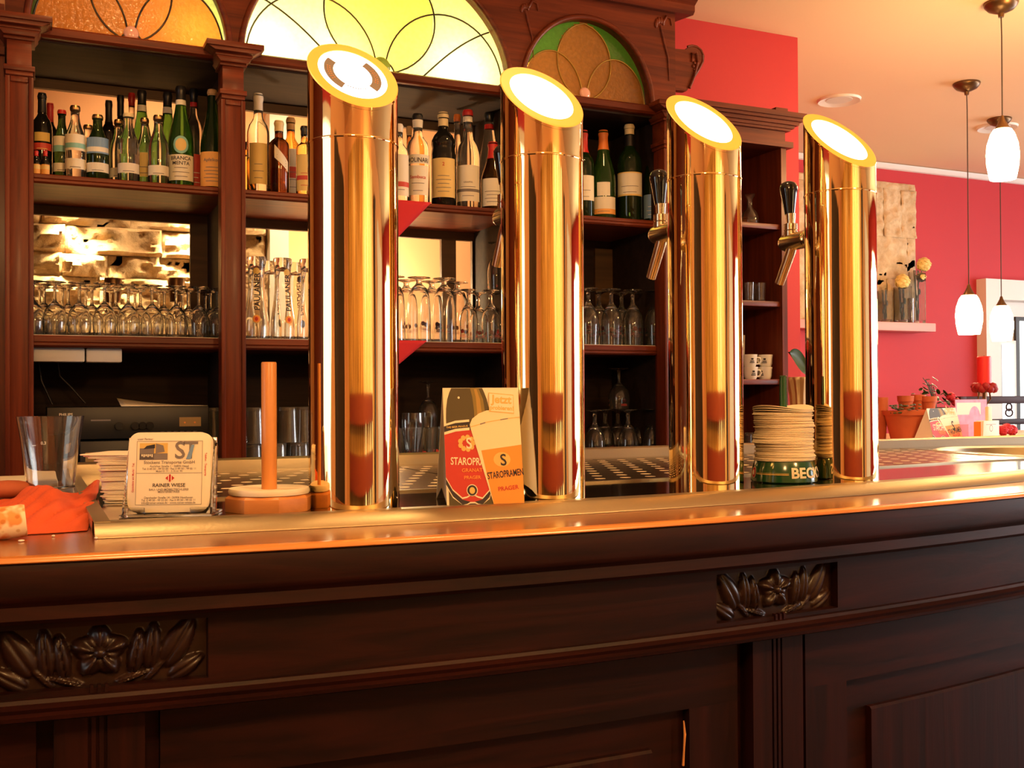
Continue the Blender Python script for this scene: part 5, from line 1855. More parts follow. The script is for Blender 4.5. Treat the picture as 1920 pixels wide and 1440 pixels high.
o = mb.build('paper_napkin', smooth=28)
md = o.modifiers.new('thick', 'SOLIDIFY')
md.thickness = 0.0008
tag(o, 'crumpled orange paper napkin on the bar top at the left', 'napkin')
# rolled napkin with a floral print lying on it


def floral_mat():
    m, t, b = _new('floral_print')
    L = t.links.new
    tc = t.nodes.new('ShaderNodeTexCoord')
    vo = t.nodes.new('ShaderNodeTexVoronoi')
    vo.inputs['Scale'].default_value = 95
    nz = t.nodes.new('ShaderNodeTexNoise')
    nz.inputs['Scale'].default_value = 55
    L(tc.outputs['Object'], vo.inputs['Vector'])
    L(tc.outputs['Object'], nz.inputs['Vector'])
    cr = t.nodes.new('ShaderNodeValToRGB')
    cr.color_ramp.elements[0].position = 0.50
    cr.color_ramp.elements[0].color = (0.92, 0.80, 0.55, 1)
    cr.color_ramp.elements[1].position = 0.60
    cr.color_ramp.elements[1].color = (0.80, 0.34, 0.10, 1)
    L(nz.outputs['Fac'], cr.inputs['Fac'])
    cr2 = t.nodes.new('ShaderNodeValToRGB')
    cr2.color_ramp.elements[0].position = 0.22
    cr2.color_ramp.elements[0].color = (0.62, 0.42, 0.10, 1)
    cr2.color_ramp.elements[1].position = 0.30
    cr2.color_ramp.elements[1].color = (1, 1, 1, 1)
    L(vo.outputs['Distance'], cr2.inputs['Fac'])
    mx = t.nodes.new('ShaderNodeMix')
    mx.data_type = 'RGBA'
    mx.blend_type = 'MULTIPLY'
    mx.inputs[0].default_value = 0.6
    L(cr.outputs['Color'], mx.inputs[6])
    L(cr2.outputs['Color'], mx.inputs[7])
    L(mx.outputs[2], b.inputs['Base Color'])
    b.inputs['Roughness'].default_value = 0.8
    return m


M['floral'] = floral_mat()
c = PZ(16, 1013, Z_BAR)
rr = 31 * mpp(c)
mb = MB()
mb.lathe([(0, 0), (rr * .96, 0), (rr, .003), (rr, .13), (rr * .96, .133), (0, .133)], 'floral', 32, Matrix.Translation((c.x + 0.016, c.y + rr * .5, Z_BAR + rr + .002)) @ Matrix.Rotation(-pi / 2 - 0.10, 4, 'Y'))
tag(mb.build('napkin_roll', smooth=50), 'cream floral napkin roll lying on the orange napkin at the left edge', 'napkin roll')
c = PZ(12, 945, Z_BAR)
mb = MB().sphere((c.x, c.y + 0.09, Z_BAR + 0.013), 0.03, 'terra', 16, (1.3, 0.7, 0.44))
tag(mb.build('bread_roll', smooth=60), 'brown bun half hidden behind the napkin roll at the left edge', 'bread')
# crumbs on the bar top
for k, (px, py) in enumerate([(100, 1007), (40, 1016), (180, 1011), (230, 1008)]):
    c = PZ(px, py, Z_BAR)
    mb = MB().sphere((c.x, c.y, Z_BAR + .0012), .0016, 'card', 8, (1.2 + .8 * (k == 1), 1, .75))
    tag(mb.build('crumb', smooth=60), ('tiny white crumb on the bar top in front of the orange napkin', 'flat white crumb near the napkin roll', 'tiny white crumb at the left foot of the steel rail', 'tiny white crumb below the beer mat holder')[k], 'crumb', 'crumbs on the bar top')

# acrylic beer mat holder
pl_, pr_ = PZ(236, 969, Z_TRAY), PZ(394, 967, Z_TRAY)
rz = atan2(pr_.y - pl_.y, pr_.x - pl_.x)
W = (pr_ - pl_).length
MS = 0.0935 * (W / 0.0935) * 0.985                       # the mat fills the holder's width
mid = (pl_ + pr_) / 2
HL = Matrix.Rotation(rz, 4, 'Z')
tilt = radians(6)
hold = empty('coaster_holder', 'clear acrylic stand holding square beer mats on the steel worktop', 'coaster holder', (mid.x, mid.y, Z_TRAY), rz)
mb = MB().box(-W / 2 - .004, W / 2 + .004, -.012, .045, 0.0005, .003, 'acrylic')
mb.build('base', hold, bevel=.0006)
mb = MB().box(-W / 2 - .003, W / 2 + .003, 0.013, 0.0155, 0.003, .088, 'acrylic', Matrix.Rotation(-tilt, 4, 'X'))
mb.build('back_plate', hold, bevel=.0006)
mb = MB()
for s in (-1, 1):
    mb.box(s * W * .40 - .012, s * W * .40 + .012, -.005, -.002, .003, .010, 'acrylic')
mb.build('front_lip', hold, bevel=.0006)
for s in (-1, 1):
    mb = MB().prism([(-.005, .003), (.018, .003), (.027, .075), (.022, .080)], s * (W / 2 + .002) - .0012, s * (W / 2 + .002) + .0012, 'acrylic', 'YZ')
    mb.build('side_plate', hold)


def round_sq(x0, x1, z0, z1, r, n=8):
    pts = []
    for cx, cz, a0 in ((x1 - r, z0 + r, -pi / 2), (x1 - r, z1 - r, 0), (x0 + r, z1 - r, pi / 2), (x0 + r, z0 + r, pi)):
        pts += [(cx + r * cos(a0 + pi / 2 * k / n), cz + r * sin(a0 + pi / 2 * k / n)) for k in range(n + 1)]
    return pts


HM = (PY(312, 811, mid.y).z - Z_TRAY) - .004
mats = []
for k in range(6):
    y = 0.0022 * k
    T = Matrix.Translation((mid.x, mid.y, Z_TRAY + .0045)) @ Matrix.Rotation(rz, 4, 'Z') @ Matrix.Rotation(-tilt, 4, 'X') @ Matrix.Translation((0, y + .0008, 0))
    mb = MB().prism(round_sq(-MS / 2, MS / 2, 0, HM, .012), 0, .0013, 'paper')
    m_ = mb.build('beer_mat', bevel=.0003)
    m_.matrix_world = T
    lab = 'white square beer mat with transport firm print, front of the acrylic holder' if k == 0 else 'white square beer mat standing behind the printed one in the acrylic holder'
    tag(m_, lab, 'beer mat', 'beer mats standing in the acrylic holder' if k else None)
    if k == 0:
        art = MB()
        s = MS
        h = HM

        def RX(a, b_, c_, d_, mat, L=1):
            art.rect(-s / 2 + a * s, -s / 2 + b_ * s, c_ * h, d_ * h, mat, L)

        def TX(st, u, v_, size, mat, al='CENTER', sx=1.0, rot=0.0):
            art.text(st, -s / 2 + u * s, v_ * h, size * s, mat, 4, None, None, al, rot, sx)
        RX(.10, .90, .487, .885, 'cream', 1)
        RX(.10, .90, .095, .487, 'paper', 1)
        for a, b_, c_, d_ in ((.10, .90, .885, .890), (.10, .90, .484, .489), (.10, .90, .092, .097), (.10, .105, .095, .888), (.895, .90, .095, .888)):
            RX(a, b_, c_, d_, 'ink_g', 3)
        RX(.135, .475, .655, .865, 'ink_y', 2)
        RX(.135, .475, .655, .735, 'ink_g', 3)
        RX(.135, .31, .66, .80, 'ink_g', 3)
        art.flat([(-s / 2 + .33 * s, .735 * h), (-s / 2 + .44 * s, .755 * h), (-s / 2 + .42 * s, .835 * h), (-s / 2 + .33 * s, .86 * h)], 'ink_g', 4)
        art.flat([(-s / 2 + .18 * s, .79 * h), (-s / 2 + .32 * s, .80 * h), (-s / 2 + .32 * s, .85 * h), (-s / 2 + .22 * s, .83 * h)], 'ink', 4)
        for q in range(6):
            RX(.16 + q * .024, .175 + q * .024, .70 - .01 * (q % 2), .725, 'paper', 5)
        TX('S', .625, .67, .30, 'ink_g', sx=1.0)
        TX('T', .755, .67, .30, 'ink_g', sx=1.0)
        art.flat([(-s / 2 + .70 * s, .66 * h), (-s / 2 + .76 * s, .66 * h), (-s / 2 + .80 * s, .84 * h), (-s / 2 + .765 * s, .84 * h)], 'label_b', 6)
        TX('Stockens Transporte GmbH', .50, .605, .054, 'ink_g')
        TX('Auricher Straße 1 · 26835 Hesel', .50, .562, .036, 'ink_g')
        TX('Tel. 0 49 50 - 99 55 00 · Fax 0 49 50 - 99 55 11', .50, .530, .034, 'ink_g')
        TX('Mobil 01 71 - 5 35 61 90', .50, .500, .032, 'ink_g')
        art.flat([(-s / 2 + .455 * s, .425 * h), (-s / 2 + .51 * s, .375 * h), (-s / 2 + .565 * s, .425 * h), (-s / 2 + .51 * s, .475 * h)], 'ink_r', 3)
        for q in (-1, 1):
            RX(.505 + q * .017, .515 + q * .017, .385, .465, 'paper', 4)
        TX('RAINER WIESE', .50, .315, .062, 'ink')
        TX('BAU- UND MÖBELTISCHLEREI', .50, .270, .036, 'ink_g')
        TX('MEISTERBETRIEB', .50, .242, .036, 'ink_g')
        TX('Dersheder Straße 14 · 26906 Hesthaven', .50, .170, .036, 'ink_g')
        TX('Tel. 0 49 50 - 99 55 00 · Fax 0 49 50 - 99 55 11', .50, .138, .034, 'ink_g')
        TX('info@rainer-wiese.de · www.rainer-wiese.de', .50, .106, .036, 'ink_g')
        TX('Gaststätte am Markt · Tel.', .075, .25, .034, 'ink_r', 'LEFT', 1, pi / 2)
        TX('Telefon · Transporte', .93, .74, .034, 'ink_r', 'LEFT', 1, -pi / 2)
        TX('unser Partner', .20, .905, .034, 'ink_g')
        o = art.build('print', m_, smooth=0)
# flat pile of beer mats behind the holder
pb = PZ(222, 946, Z_TRAY)
TOPZ = PY(210, 852, pb.y).z - Z_TRAY
NM = int(TOPZ / 0.00185)
mat0 = None
for k in range(NM):
    rg = random.Random(k)
    loose = k >= NM - 4
    z = Z_TRAY + 0.0004 + k * 0.00185
    a = rz + 0.05 + rg.uniform(-.05, .05) + (rg.uniform(-.25, .3) if loose else 0)
    x = pb.x + 0.040 + 0.010 * (k / NM) ** 2 * -1 + rg.uniform(-.0025, .0025) - (0.004 * (k - NM + 4) if loose else 0)
    y = pb.y + 0.052 + rg.uniform(-.002, .002)
    lab = 'square beer mat in the flat pile behind the acrylic holder'
    if k == NM - 1:
        lab = 'topmost square beer mat of the flat pile behind the acrylic holder'
    if mat0 is None:
        mb = MB().prism(round_sq(-.047, .047, -.047, .047, .010), 0, .0014, 'paper', 'XY')
        mat0 = mb.build('beer_mat', bevel=.0003)
        mat0.location, mat0.rotation_euler = (x, y, z), (0, 0, a)
        tag(mat0, lab, 'beer mat', 'beer mats in the flat pile')
    else:
        dup(mat0, (x, y, z), a, lab)

# wooden spike stand with a paper ring on it
c = PZ(505, 962, Z_TRAY)
sc = mpp(c)
Rb = 84 * sc
c = Vector((c.x * (1 + Rb * .92 / c.length), c.y * (1 + Rb * .92 / c.length), Z_TRAY))
sc = mpp(c)
rt = empty('mat_spike', 'octagonal wooden stand with a thick upright wooden pole', 'wooden stand', c, face_cam(c))
hb = 30 * sc
MB().lathe([(0, 0), (Rb, 0), (Rb, hb - .003), (Rb - .004, hb), (0, hb)], 'wood_light_h', 8, Matrix.Rotation(0.21, 4, 'Z')).build('octagonal_base', rt, smooth=20, bevel=.0008)
hp = PY(509, 679, c.y).z - Z_TRAY
MB().lathe([(0, hb - .002), (14.2 * sc, hb - .002), (14.2 * sc, hp - .0015), (13 * sc, hp), (0, hp)], 'wood_light', 24).build('pole', rt, smooth=40)
mb = MB().lathe([(14.6 * sc, hb + .0006), (73 * sc, hb + .0006), (75 * sc, hb + .004), (73 * sc, hb + .0075), (40 * sc, hb + .0055), (14.6 * sc, hb + .0058), (14.6 * sc, hb + .0006)], 'paper', 48)
o = mb.build('paper_ring', smooth=50)
o.location = c
tag(o, 'round white paper drip ring lying on the octagonal wooden stand', 'paper ring')

# folded beer card (tent card)
bl, br = PZ(838, 949, Z_TRAY), PZ(983, 945, Z_TRAY)


def tent_card(bl, br, Hc, lab, lean=0.20, name='tent_card'):
    W = (br - bl).length
    rz = atan2(br.y - bl.y, br.x - bl.x)
    rt = empty(name, lab, 'advertising card', ((bl.x + br.x) / 2, (bl.y + br.y) / 2, bl.z), rz, 'folded beer cards')
    Tl = Matrix.Rotation(-lean, 4, 'X')
    L_ = Hc / cos(lean)
    dpt = 2 * Hc * math.tan(lean) + 0.028
    bl_ = math.atan((dpt - Hc * math.tan(lean)) / Hc)
    mb = MB().box(-W / 2, W / 2, 0, .0006, 0.0006, L_, 'card', Tl)
    mb.build('front_leaf', rt)
    mb = MB().box(-W / 2, W / 2, -.0006, 0, 0.0006, Hc / cos(bl_), 'card', Matrix.Translation((0, dpt, 0)) @ Matrix.Rotation(bl_, 4, 'X'))
    mb.build('back_leaf', rt)
    for s in (-1, 1):
        y1 = dpt
        x = s * (W / 2 - .0004)
        mb = MB()
        mb.add([(x, .001, .0006), (x, y1 * .5, Hc * .13), (x, y1 - .001, .0006), (x, Hc * math.tan(lean) + .001, Hc - .002), (x, Hc * math.tan(lean) - .001, Hc - .002)], [(0, 1, 3, 4), (1, 2, 3)], 'card')
        mb.build('side_gusset', rt, smooth=0)
    art = MB()
    TT = Tl @ Matrix.Translation((0, -.0002, 0))

    def U(u, v_):
        return (-W / 2 + u * W, .0008 + v_ * (L_ - .001))

    def poly(pts, mat, L):
        art.flat([U(*q) for q in pts], mat, L, TT)

    def oval(u, v_, ru, rv, mat, L, a0=0, a1=2 * pi):
        art.disc(*U(u, v_), ru * W, rv * L_, mat, L, TT, None, 28, a0, a1)

    def T_(st, u, v_, size, mat, L, rot=0.0, sx=1.0, al='CENTER', bold=.015):
        art.text(st, *U(u, v_), size * W, mat, L, TT, None, al, rot, sx, 1.0, bold)

    def clipx(pts):
        return [(max(0.0, min(1.0, a)), max(0.0, min(1.0, b_))) for a, b_ in pts]
    poly([(0, 0), (1, 0), (1, 1), (0, 1)], 'cream', 0)
    # bottle
    body = [(.03, 0), (.61, 0), (.61, .74), (.60, .82), (.575, .90), (.545, .96), (.52, 1.0), (.115, 1.0), (.085, .96), (.055, .90), (.036, .82), (.03, .74)]
    poly(body, 'bottle_art', 1)
    poly([(.36, 1.0), (.47, 1.0), (.525, .90), (.545, .78), (.545, .62), (.40, .62), (.40, .80), (.385, .92)], 'bottle_art_lit', 2)
    poly([(.41, .99), (.445, .99), (.485, .90), (.50, .78), (.50, .66), (.44, .66), (.44, .80), (.43, .92)], 'bottle_art_hi', 3)
    oval(.205, .915, .014, .010, 'cream', 3)
    # collar and main label
    poly(clipx([(.0, .685), (.15, .715), (.33, .725), (.33, .705), (.15, .695), (.0, .667)]), 'cream', 2)
    poly(clipx([(.0, .667), (.15, .695), (.33, .705), (.33, .65), (.15, .640), (.0, .612)]), 'ink', 2)
    poly(clipx([(.0, .617), (.15, .645), (.33, .655), (.33, .632), (.15, .622), (.0, .594)]), 'cream', 3)
    T_('THE BEER PRAGUE', .17, .655, .034, 'ink_y', 4, .07)
    lab_ = [(.0, .60), (.17, .630), (.34, .632), (.60, .60), (.60, .20), (.55, .11), (.45, .04), (.33, .02), (.20, .045), (.08, .12), (.0, .22)]
    poly(clipx(lab_), 'ink_r', 2)
    poly(clipx([(.0, .22), (.08, .12), (.20, .045), (.33, .02), (.45, .04), (.55, .11), (.60, .20), (.60, .155), (.55, .07), (.45, .0), (.33, .0), (.20, .0), (.08, .075), (.0, .17)]), 'ink', 3)
    for o_, m__ in ((.0, 'cream'), (-.062, 'cream')):
        c_ = [(.0, .235), (.08, .135), (.20, .062), (.26, .07), (.30, .085), (.36, .085), (.40, .07), (.46, .058), (.55, .12), (.60, .215)]
        poly(clipx([(a, b_ + o_) for a, b_ in c_] + [(a, b_ + o_ - .013) for a, b_ in reversed(c_)]), m__, 5)
    oval(.33, .120, .072, .050, 'cream', 5)
    oval(.33, .120, .062, .043, 'ink', 6)
    oval(.33, .118, .036, .028, 'ink_y', 7)
    for k in range(9):
        a = k * 2 * pi / 9
        oval(.245 + .085 * cos(a) + .04, .52 + .052 * sin(a), .030, .022, 'ink_y', 4)
    T_('S', .315, .475, .20, 'cream', 6, 0, .9)
    T_('STAROPRA', .285, .335, .135, 'cream', 6, -.04, .66)
    T_('GRANAT', .34, .275, .066, 'ink_o', 6, 0, 1)
    T_('PRAGER', .34, .215, .060, 'ink_o', 6, 0, 1)
    # glass of beer in front
    g0 = [(.60, 0), (1.0, 0), (1.0, .80)] + [(.66 + .34 * cos(t), .69 + .115 * sin(t)) for t in [k * pi / 2 / 6 for k in range(0, 7)]][1:] + [(.40 + .0, .0)][:0] + [(.56, .80), (.46, .775), (.37, .73), (.335, .68), (.345, .64)]
    poly(clipx(g0), 'foam_art', 8)
    poly(clipx([(.60, 0), (1.0, 0), (1.0, .50), (.47, .455)]), 'beer_art', 9)
    poly(clipx([(.345, .655), (.56, .695), (.80, .722), (1.0, .735), (1.0, .742), (.80, .729), (.56, .702), (.345, .662)]), 'ink_y', 9)
    poly(clipx([(.47, .676), (.54, .690), (.54, .700), (.47, .686)]), 'ink_g', 10)
    poly(clipx([(.74, .714), (.84, .724), (.84, .732), (.74, .722)]), 'ink_g', 10)
    oval(.735, .375, .11, .062, 'ink_y', 10)
    T_('S', .755, .325, .21, 'ink', 12, 0.05, .9)
    T_('STAROPRAMEN', .775, .225, .125, 'ink', 12, .10, .55)
    T_('PRAGER', .80, .115, .075, 'ink_r', 12, .09, 1)
    # stamp
    def stamp(q0, q1, q2, q3, mat, L):
        art.flat([U(*q) for q in (q0, q1, q2, q3)], mat, L, TT)
    stamp((.595, .79), (.925, .768), (.93, .935), (.60, .957), 'ink_y', 10)
    stamp((.602, .797), (.918, .776), (.923, .928), (.607, .949), 'cream', 11)
    T_('Jetzt', .765, .862, .150, 'ink_y', 12, -.06, .95, bold=.03)
    T_('probieren!', .765, .803, .078, 'ink_y', 12, -.06, .95, bold=.03)
    art.build('print', rt, smooth=0)
    return rt


M['bottle_art'] = pbr('printed_bottle_olive', (0.075, 0.055, 0.014), 0.6)
M['bottle_art_lit'] = pbr('printed_bottle_glint', (0.24, 0.17, 0.03), 0.6)
M['bottle_art_hi'] = pbr('printed_bottle_highlight', (0.42, 0.26, 0.05), 0.6)
M['foam_art'] = pbr('printed_foam', (0.92, 0.78, 0.50), 0.6)
M['beer_art'] = pbr('printed_beer', (0.88, 0.33, 0.04), 0.6)
Hc = PY(895, 727, (bl.y + br.y) / 2 + 0.025).z - Z_TRAY
tent_card(bl, br, Hc, 'folded beer card showing a bottle and a full glass, standing between the first two towers', 0.225)

# green mat stand with a stack of round paper mats
c = PZ(1470, 907.5, Z_TRAY)
Rk = 62 * mpp(c)
f = (c.length + 0) and (Vector((c.x, c.y, 0)).length + Rk) / Vector((c.x, c.y, 0)).length
c = Vector((c.x * f, c.y * f, Z_TRAY))
sc = mpp(c)
Rk = 61 * sc
rt = empty('paper_mat_stand', 'round green paper mat stand with cream lettering and an upright green spike', 'mat stand', c, face_cam(c))
hb = PY(1472, 868, c.y - Rk).z - Z_TRAY
MB().lathe([(0, 0.0005), (Rk * .97, 0.0005), (Rk, .002), (Rk * .985, hb * .5), (Rk * .90, hb - .002), (Rk * .88, hb), (0, hb)], 'becks', 64).build('base', rt, smooth=40)
ht = PY(1471, 704, c.y).z - Z_TRAY
MB().lathe([(0, hb), (7 * sc, hb), (7 * sc, ht - .008), (6.4 * sc, ht - .002), (7.4 * sc, ht - .001), (5.5 * sc, ht), (0, ht - .001)], 'becks', 20).build('spike', rt, smooth=40)
mb = MB()
bq = cyl_bend(Rk * .975 + .0006)


def bs(x, z, l):
    k = 1.0 - 0.09 * max(0.0, (z / hb - 0.5) / 0.5) + .012
    v = bq(x, z, l)
    return (v[0] * k, v[1] * k, v[2])


mb.text("BECK'S", .010, hb * .27, hb * .66, 'cream', 2, None, bs, 'LEFT', 0, 1.05, 1.0, .03)
mb.rect(-.045, .007, hb * .40, hb * .44, 'ink_y', 1, None, bs)
mb.rect(-.045, .007, hb * .47, hb * .485, 'ink_y', 1, None, bs)
mb.disc(-.052, hb * .48, .0062, .0085, 'cream', 1, None, bs)
mb.disc(-.052, hb * .48, .0052, .0075, 'ink_r', 2, None, bs)
mb.disc(-.052, hb * .48, .0026, .004, 'cream', 3, None, bs)
mb.build('lettering', rt, smooth=0)
Hs = (PY(1472, 768, c.y).z - Z_TRAY) - hb
NK = 60
t = Hs / NK
r0 = 54 * sc
disc0 = None
for k in range(NK):
    rg = random.Random(100 + k)
    top = k >= NK - 3
    z = Z_TRAY + hb + .0003 + k * t
    x, y = c.x + rg.uniform(-.0014, .0014) + .0016 * sin(k * .21), c.y + rg.uniform(-.0014, .0014)
    lab = 'round paper mat in the stack on the green stand'
    if k == NK - 1:
        lab = 'topmost warped paper mat on the green stand'
    if top and k == NK - 3:
        # the topmost three curl up at the left
        pass
    if disc0 is None:
        mb = MB().lathe([(7.6 * sc, 0), (r0, 0), (r0 * 1.012, t * .45), (r0, t * .9), (7.6 * sc, t * .9), (7.6 * sc, 0)], 'paper', 40)
        disc0 = mb.build('paper_mat', smooth=50)
        disc0.location = (x, y, z)
        tag(disc0, lab, 'paper mat', 'round paper mats on the green stand')
    elif k < NK - 3:
        o = dup(disc0, (x, y, z), rg.uniform(0, 6), lab)
        s_ = 1 + rg.uniform(-.022, .016) + .014 * sin(k * .33)
        o.scale = (s_, s_, 1)
    else:
        q = k - (NK - 4)
        mb = MB()
        n, m = 48, 6
        vs, fs = [], []
        for l in (0, 1):
            for j in range(m + 1):
                r = 7.6 * sc + (r0 * 1.03 - 7.6 * sc) * j / m
                for i in range(n):
                    a = 2 * pi * i / n
                    w_ = (r / r0) ** 2 * (0.0022 * q) * (0.9 * cos(a - pi * .95) ** 2 + .35 * sin(2 * a))
                    vs.append((r * cos(a), r * sin(a), w_ + l * t * .8))
        st = (m + 1) * n
        for l in (0, 1):
            for j in range(m):
                for i in range(n):
                    i2 = (i + 1) % n
                    fs.append((l * st + j * n + i, l * st + j * n + i2, l * st + (j + 1) * n + i2, l * st + (j + 1) * n + i))
        for j in (0, m):
            for i in range(n):
                i2 = (i + 1) % n
                fs.append((j * n + i, j * n + i2, st + j * n + i2, st + j * n + i))
        mb.add(vs, fs, 'paper')
        o = mb.build('paper_mat', smooth=50)
        o.location = (x, y, z + q * .0003)
        tag(o, lab if k == NK - 1 else 'curled paper mat just under the topmost one on the green stand', 'paper mat', 'round paper mats on the green stand')

# =================================================================== PENDANT LAMPS
def pendant(x, y, zc, lab, hl, wl, energy):
    rt = empty('pendant_lamp', lab, 'pendant lamp', (x, y, CEIL), 0, 'opal glass pendant lamps')
    MB().lathe([(0, 0), (.062, 0), (.064, -.004), (.060, -.014), (.048, -.028), (.026, -.038), (.012, -.043), (.010, -.058), (0, -.058)], 'bronze', 32).build('canopy', rt, smooth=50)
    top = zc - CEIL + hl / 2
    MB().tube([(0, 0, -.055), (.002, 0, -.13), (0.001, 0, (top - .13) / 2), (0, 0, top + .03)], .0026, 'cord', 8).build('cord', rt, smooth=60)
    MB().lathe([(0, top + .055), (.006, top + .05), (.010, top + .035), (.024, top + .008), (.030, top), (.028, top - .004), (0, top - .004)], 'bronze', 24).build('socket_cap', rt, smooth=50)
    h, r = hl, wl / 2
    MB().lathe([(0, top - .002), (r * .55, top - .003), (r * .72, top - h * .10), (r * .93, top - h * .30), (r, top - h * .50), (r * .97, top - h * .70), (r * .86, top - h * .90), (r * .78, top - h), (0, top - h)], 'lampglass', 32).build('lamp_shade', rt, smooth=60)
    return rt


for (px, py), (lx, ly), hpx, wpx, lab in (((1807, 155), (1817, 590), 74, 48, 'lit opal pendant lamp left of the white door frame'),
                                          ((1873, 4), (1880, 289), 95, 58, 'large lit opal pendant lamp hanging high at the right, nearest the camera'),
                                          ((1868, 222), (1878, 606), 66, 42, 'lit opal pendant lamp hanging in front of the white door')):
    c = PZ(px, py, CEIL)
    q = PY(lx, ly, c.y)
    s = mpp(q)
    pendant(q.x, c.y, q.z, lab, hpx * s, wpx * s, 0)

# =================================================================== DINING SIDE, seen past the last tower
# vases with yellow flowers on the ledge
def flower_head(mb, c, r, mat, seed=0):
    rg = random.Random(seed)
    for k in range(30):
        z = 1 - 2 * (k + .5) / 30
        a = k * 2.39996
        d = Vector((sqrt(1 - z * z) * cos(a), sqrt(1 - z * z) * sin(a), z))
        T = Matrix.Translation(Vector(c) + d * r * .62) @ (d + Vector((rg.uniform(-.4, .4), rg.uniform(-.4, .4), .5))).to_track_quat('Y', 'Z').to_matrix().to_4x4()
        mb.sphere((0, 0, 0), r * .40, mat, 8, (1.0, .32, 1.0), T)
    mb.sphere(c, r * .6, mat, 10)


def vase(px, pyb, pyt, wpx, Y, lab, flower, square):
    b = PY(px, pyb, Y)
    H = PY(px, pyt, Y).z - LEDGE
    r = wpx / 2 * mpp(b)
    rt = empty('flower_vase', lab, 'vase', (b.x, Y, LEDGE + .001), .4, 'glass vases on the wall ledge')
    n = 4 if square else 24
    k = 1.3 if square else 1.0
    MB().lathe([(0, 0), (r * .9 * k, 0), (r * .95 * k, .006), (r * k, H), ((r - .004) * k, H), ((r * .95 - .004) * k, .02), (0, .016)], 'glass', n).build('glass_body', rt, smooth=40)
    mb = MB()
    for a in range(4):
        mb.tube([(.2 * r * cos(a), .2 * r * sin(a), .02), (.35 * r * cos(a * 2), .3 * r * sin(a), H * .6), (.5 * r * cos(a * 1.7), .4 * r * sin(a), H * 1.02)], .003, 'leaf', 6)
        mb.sphere((.3 * r * cos(a * 1.6), .3 * r * sin(a * 1.6), H * (.25 + .12 * a)), r * .42, 'leaf', 8, (.8, .3, 1.2))
    mb.build('stems', rt, smooth=50)
    for q, (fx, fz, fr) in enumerate(flower):
        pz = PY(fx, fz, Y - .02)
        mb = MB()
        loc = Matrix.Rotation(-.4, 4, 'Z') @ (pz - Vector((b.x, Y, LEDGE + .001)))
        flower_head(mb, loc, fr * mpp(pz), 'petal_y', q)
        mb.tube([(0, 0, H * .7), loc * .6 + Vector((0, 0, H * .3)), loc + Vector((0, .01, -.01))], .003, 'leaf', 6)
        mb.build('flower', rt, smooth=50)
    return rt


vase(1721, 600, 509, 24, 5.10, 'tall glass vase with a yellow rose at the right end of the ledge', [(1732, 495, 16), (1727, 519, 11)], True)
vase(1693, 600, 538, 26, 5.10, 'short glass vase with a yellow rose in the middle of the ledge', [(1692, 527, 17)], True)
vase(1660, 600, 545, 22, 5.11, 'short glass vase with dark leaves beside the last tower', [], True)
vase(1708, 600, 560, 12, 5.04, 'small glass holder between the two rose vases', [], False)

# high side table with the decorations
ZS = 1.03
q0, q1 = PZ(1640, 834, ZS), PZ(1650, 813, ZS)
tb = empty('high_table', 'pale oak high table behind the counter end', 'high table', (3.9, (q0.y + q1.y) / 2, 0))
o = tb.location.copy()
MB().box(2.98, 5.4, q0.y - .06, q1.y, ZS - .04, ZS, 'sideboard').build('table_top', tb, off=o, bevel=.004)
for x in (3.05, 5.3):
    for y in (q0.y, q1.y - .08):
        MB().box(x - .03, x + .03, y, y + .06, 0, ZS - .04, 'sideboard').build('leg', tb, off=o)
YT = q0.y


def pot(px, pyb, pyt, wpx, Y, z0, lab, rim=.16):
    b = PY(px, pyb, Y)
    H = PY(px, pyt, Y).z - z0
    r = wpx / 2 * mpp(b)
    rt = empty('terracotta_pot', lab, 'flower pot', (b.x, Y, z0), 0, 'terracotta pots')
    MB().lathe([(0, 0), (r * .62, 0), (r * .90, H * (1 - rim)), (r * .97, H * (1 - rim)), (r, H), (r * .90, H), (r * .85, H * .8), (0, H * .8)], 'terra', 32).build('pot_body', rt, smooth=30)
    MB().lathe([(0, H * .86), (r * .86, H * .84), (r * .86, H * .8), (0, H * .8)], 'soil', 24).build('soil', rt, smooth=60)
    return rt, r, H


rt, r, H = pot(1697, 833, 770, 80, YT + .17, ZS, 'large terracotta pot filled with small pots, behind the counter end', .14)
potc = Vector(rt.location)
mb = MB()
rg = random.Random(3)
for k in range(40):
    a, q = rg.uniform(0, 6.28), rg.uniform(.2, .95)
    c = Vector((r * q * cos(a) - r * .35, r * q * sin(a) * .6 - r * .3, H * .93 + rg.uniform(0, .035)))
    mb.sphere(c, .008, 'leaf2' if k % 3 else 'leaf', 6, (1.4, .8, .5))
mb.build('dry_plants', rt, smooth=50)
mb = MB()
for k in range(5):
    mb.add([(r * (-.5 + .3 * k), -r * .75, H * .96), (r * (-.15 + .3 * k), -r * .8, H * .93), (r * (-.2 + .3 * k), -r * .2, H * 1.03), (r * (-.55 + .3 * k), -r * .2, H * 1.0)], [(0, 1, 2, 3)], 'terra')
mb.build('broken_shards', rt, smooth=0)
ztop = ZS + H * .90
for px, pyb, pyt, wpx, dy, lab in ((1698, 766, 742, 30, .02, 'small terracotta pot standing in the large pot, left one'), (1722, 768, 740, 26, .03, 'small terracotta pot standing in the large pot, back one'), (1741, 768, 743, 31, .0, 'small terracotta pot at the right rim of the large pot')):
    b = PY(px, pyb, potc.y + dy)
    pot(px, pyb, pyt, wpx, potc.y + dy, ZS + H * .862, lab, .3)
pot(1652, 772, 745, 26, YT + .25, ZS, 'small terracotta pot half hidden by the last tower', .3)
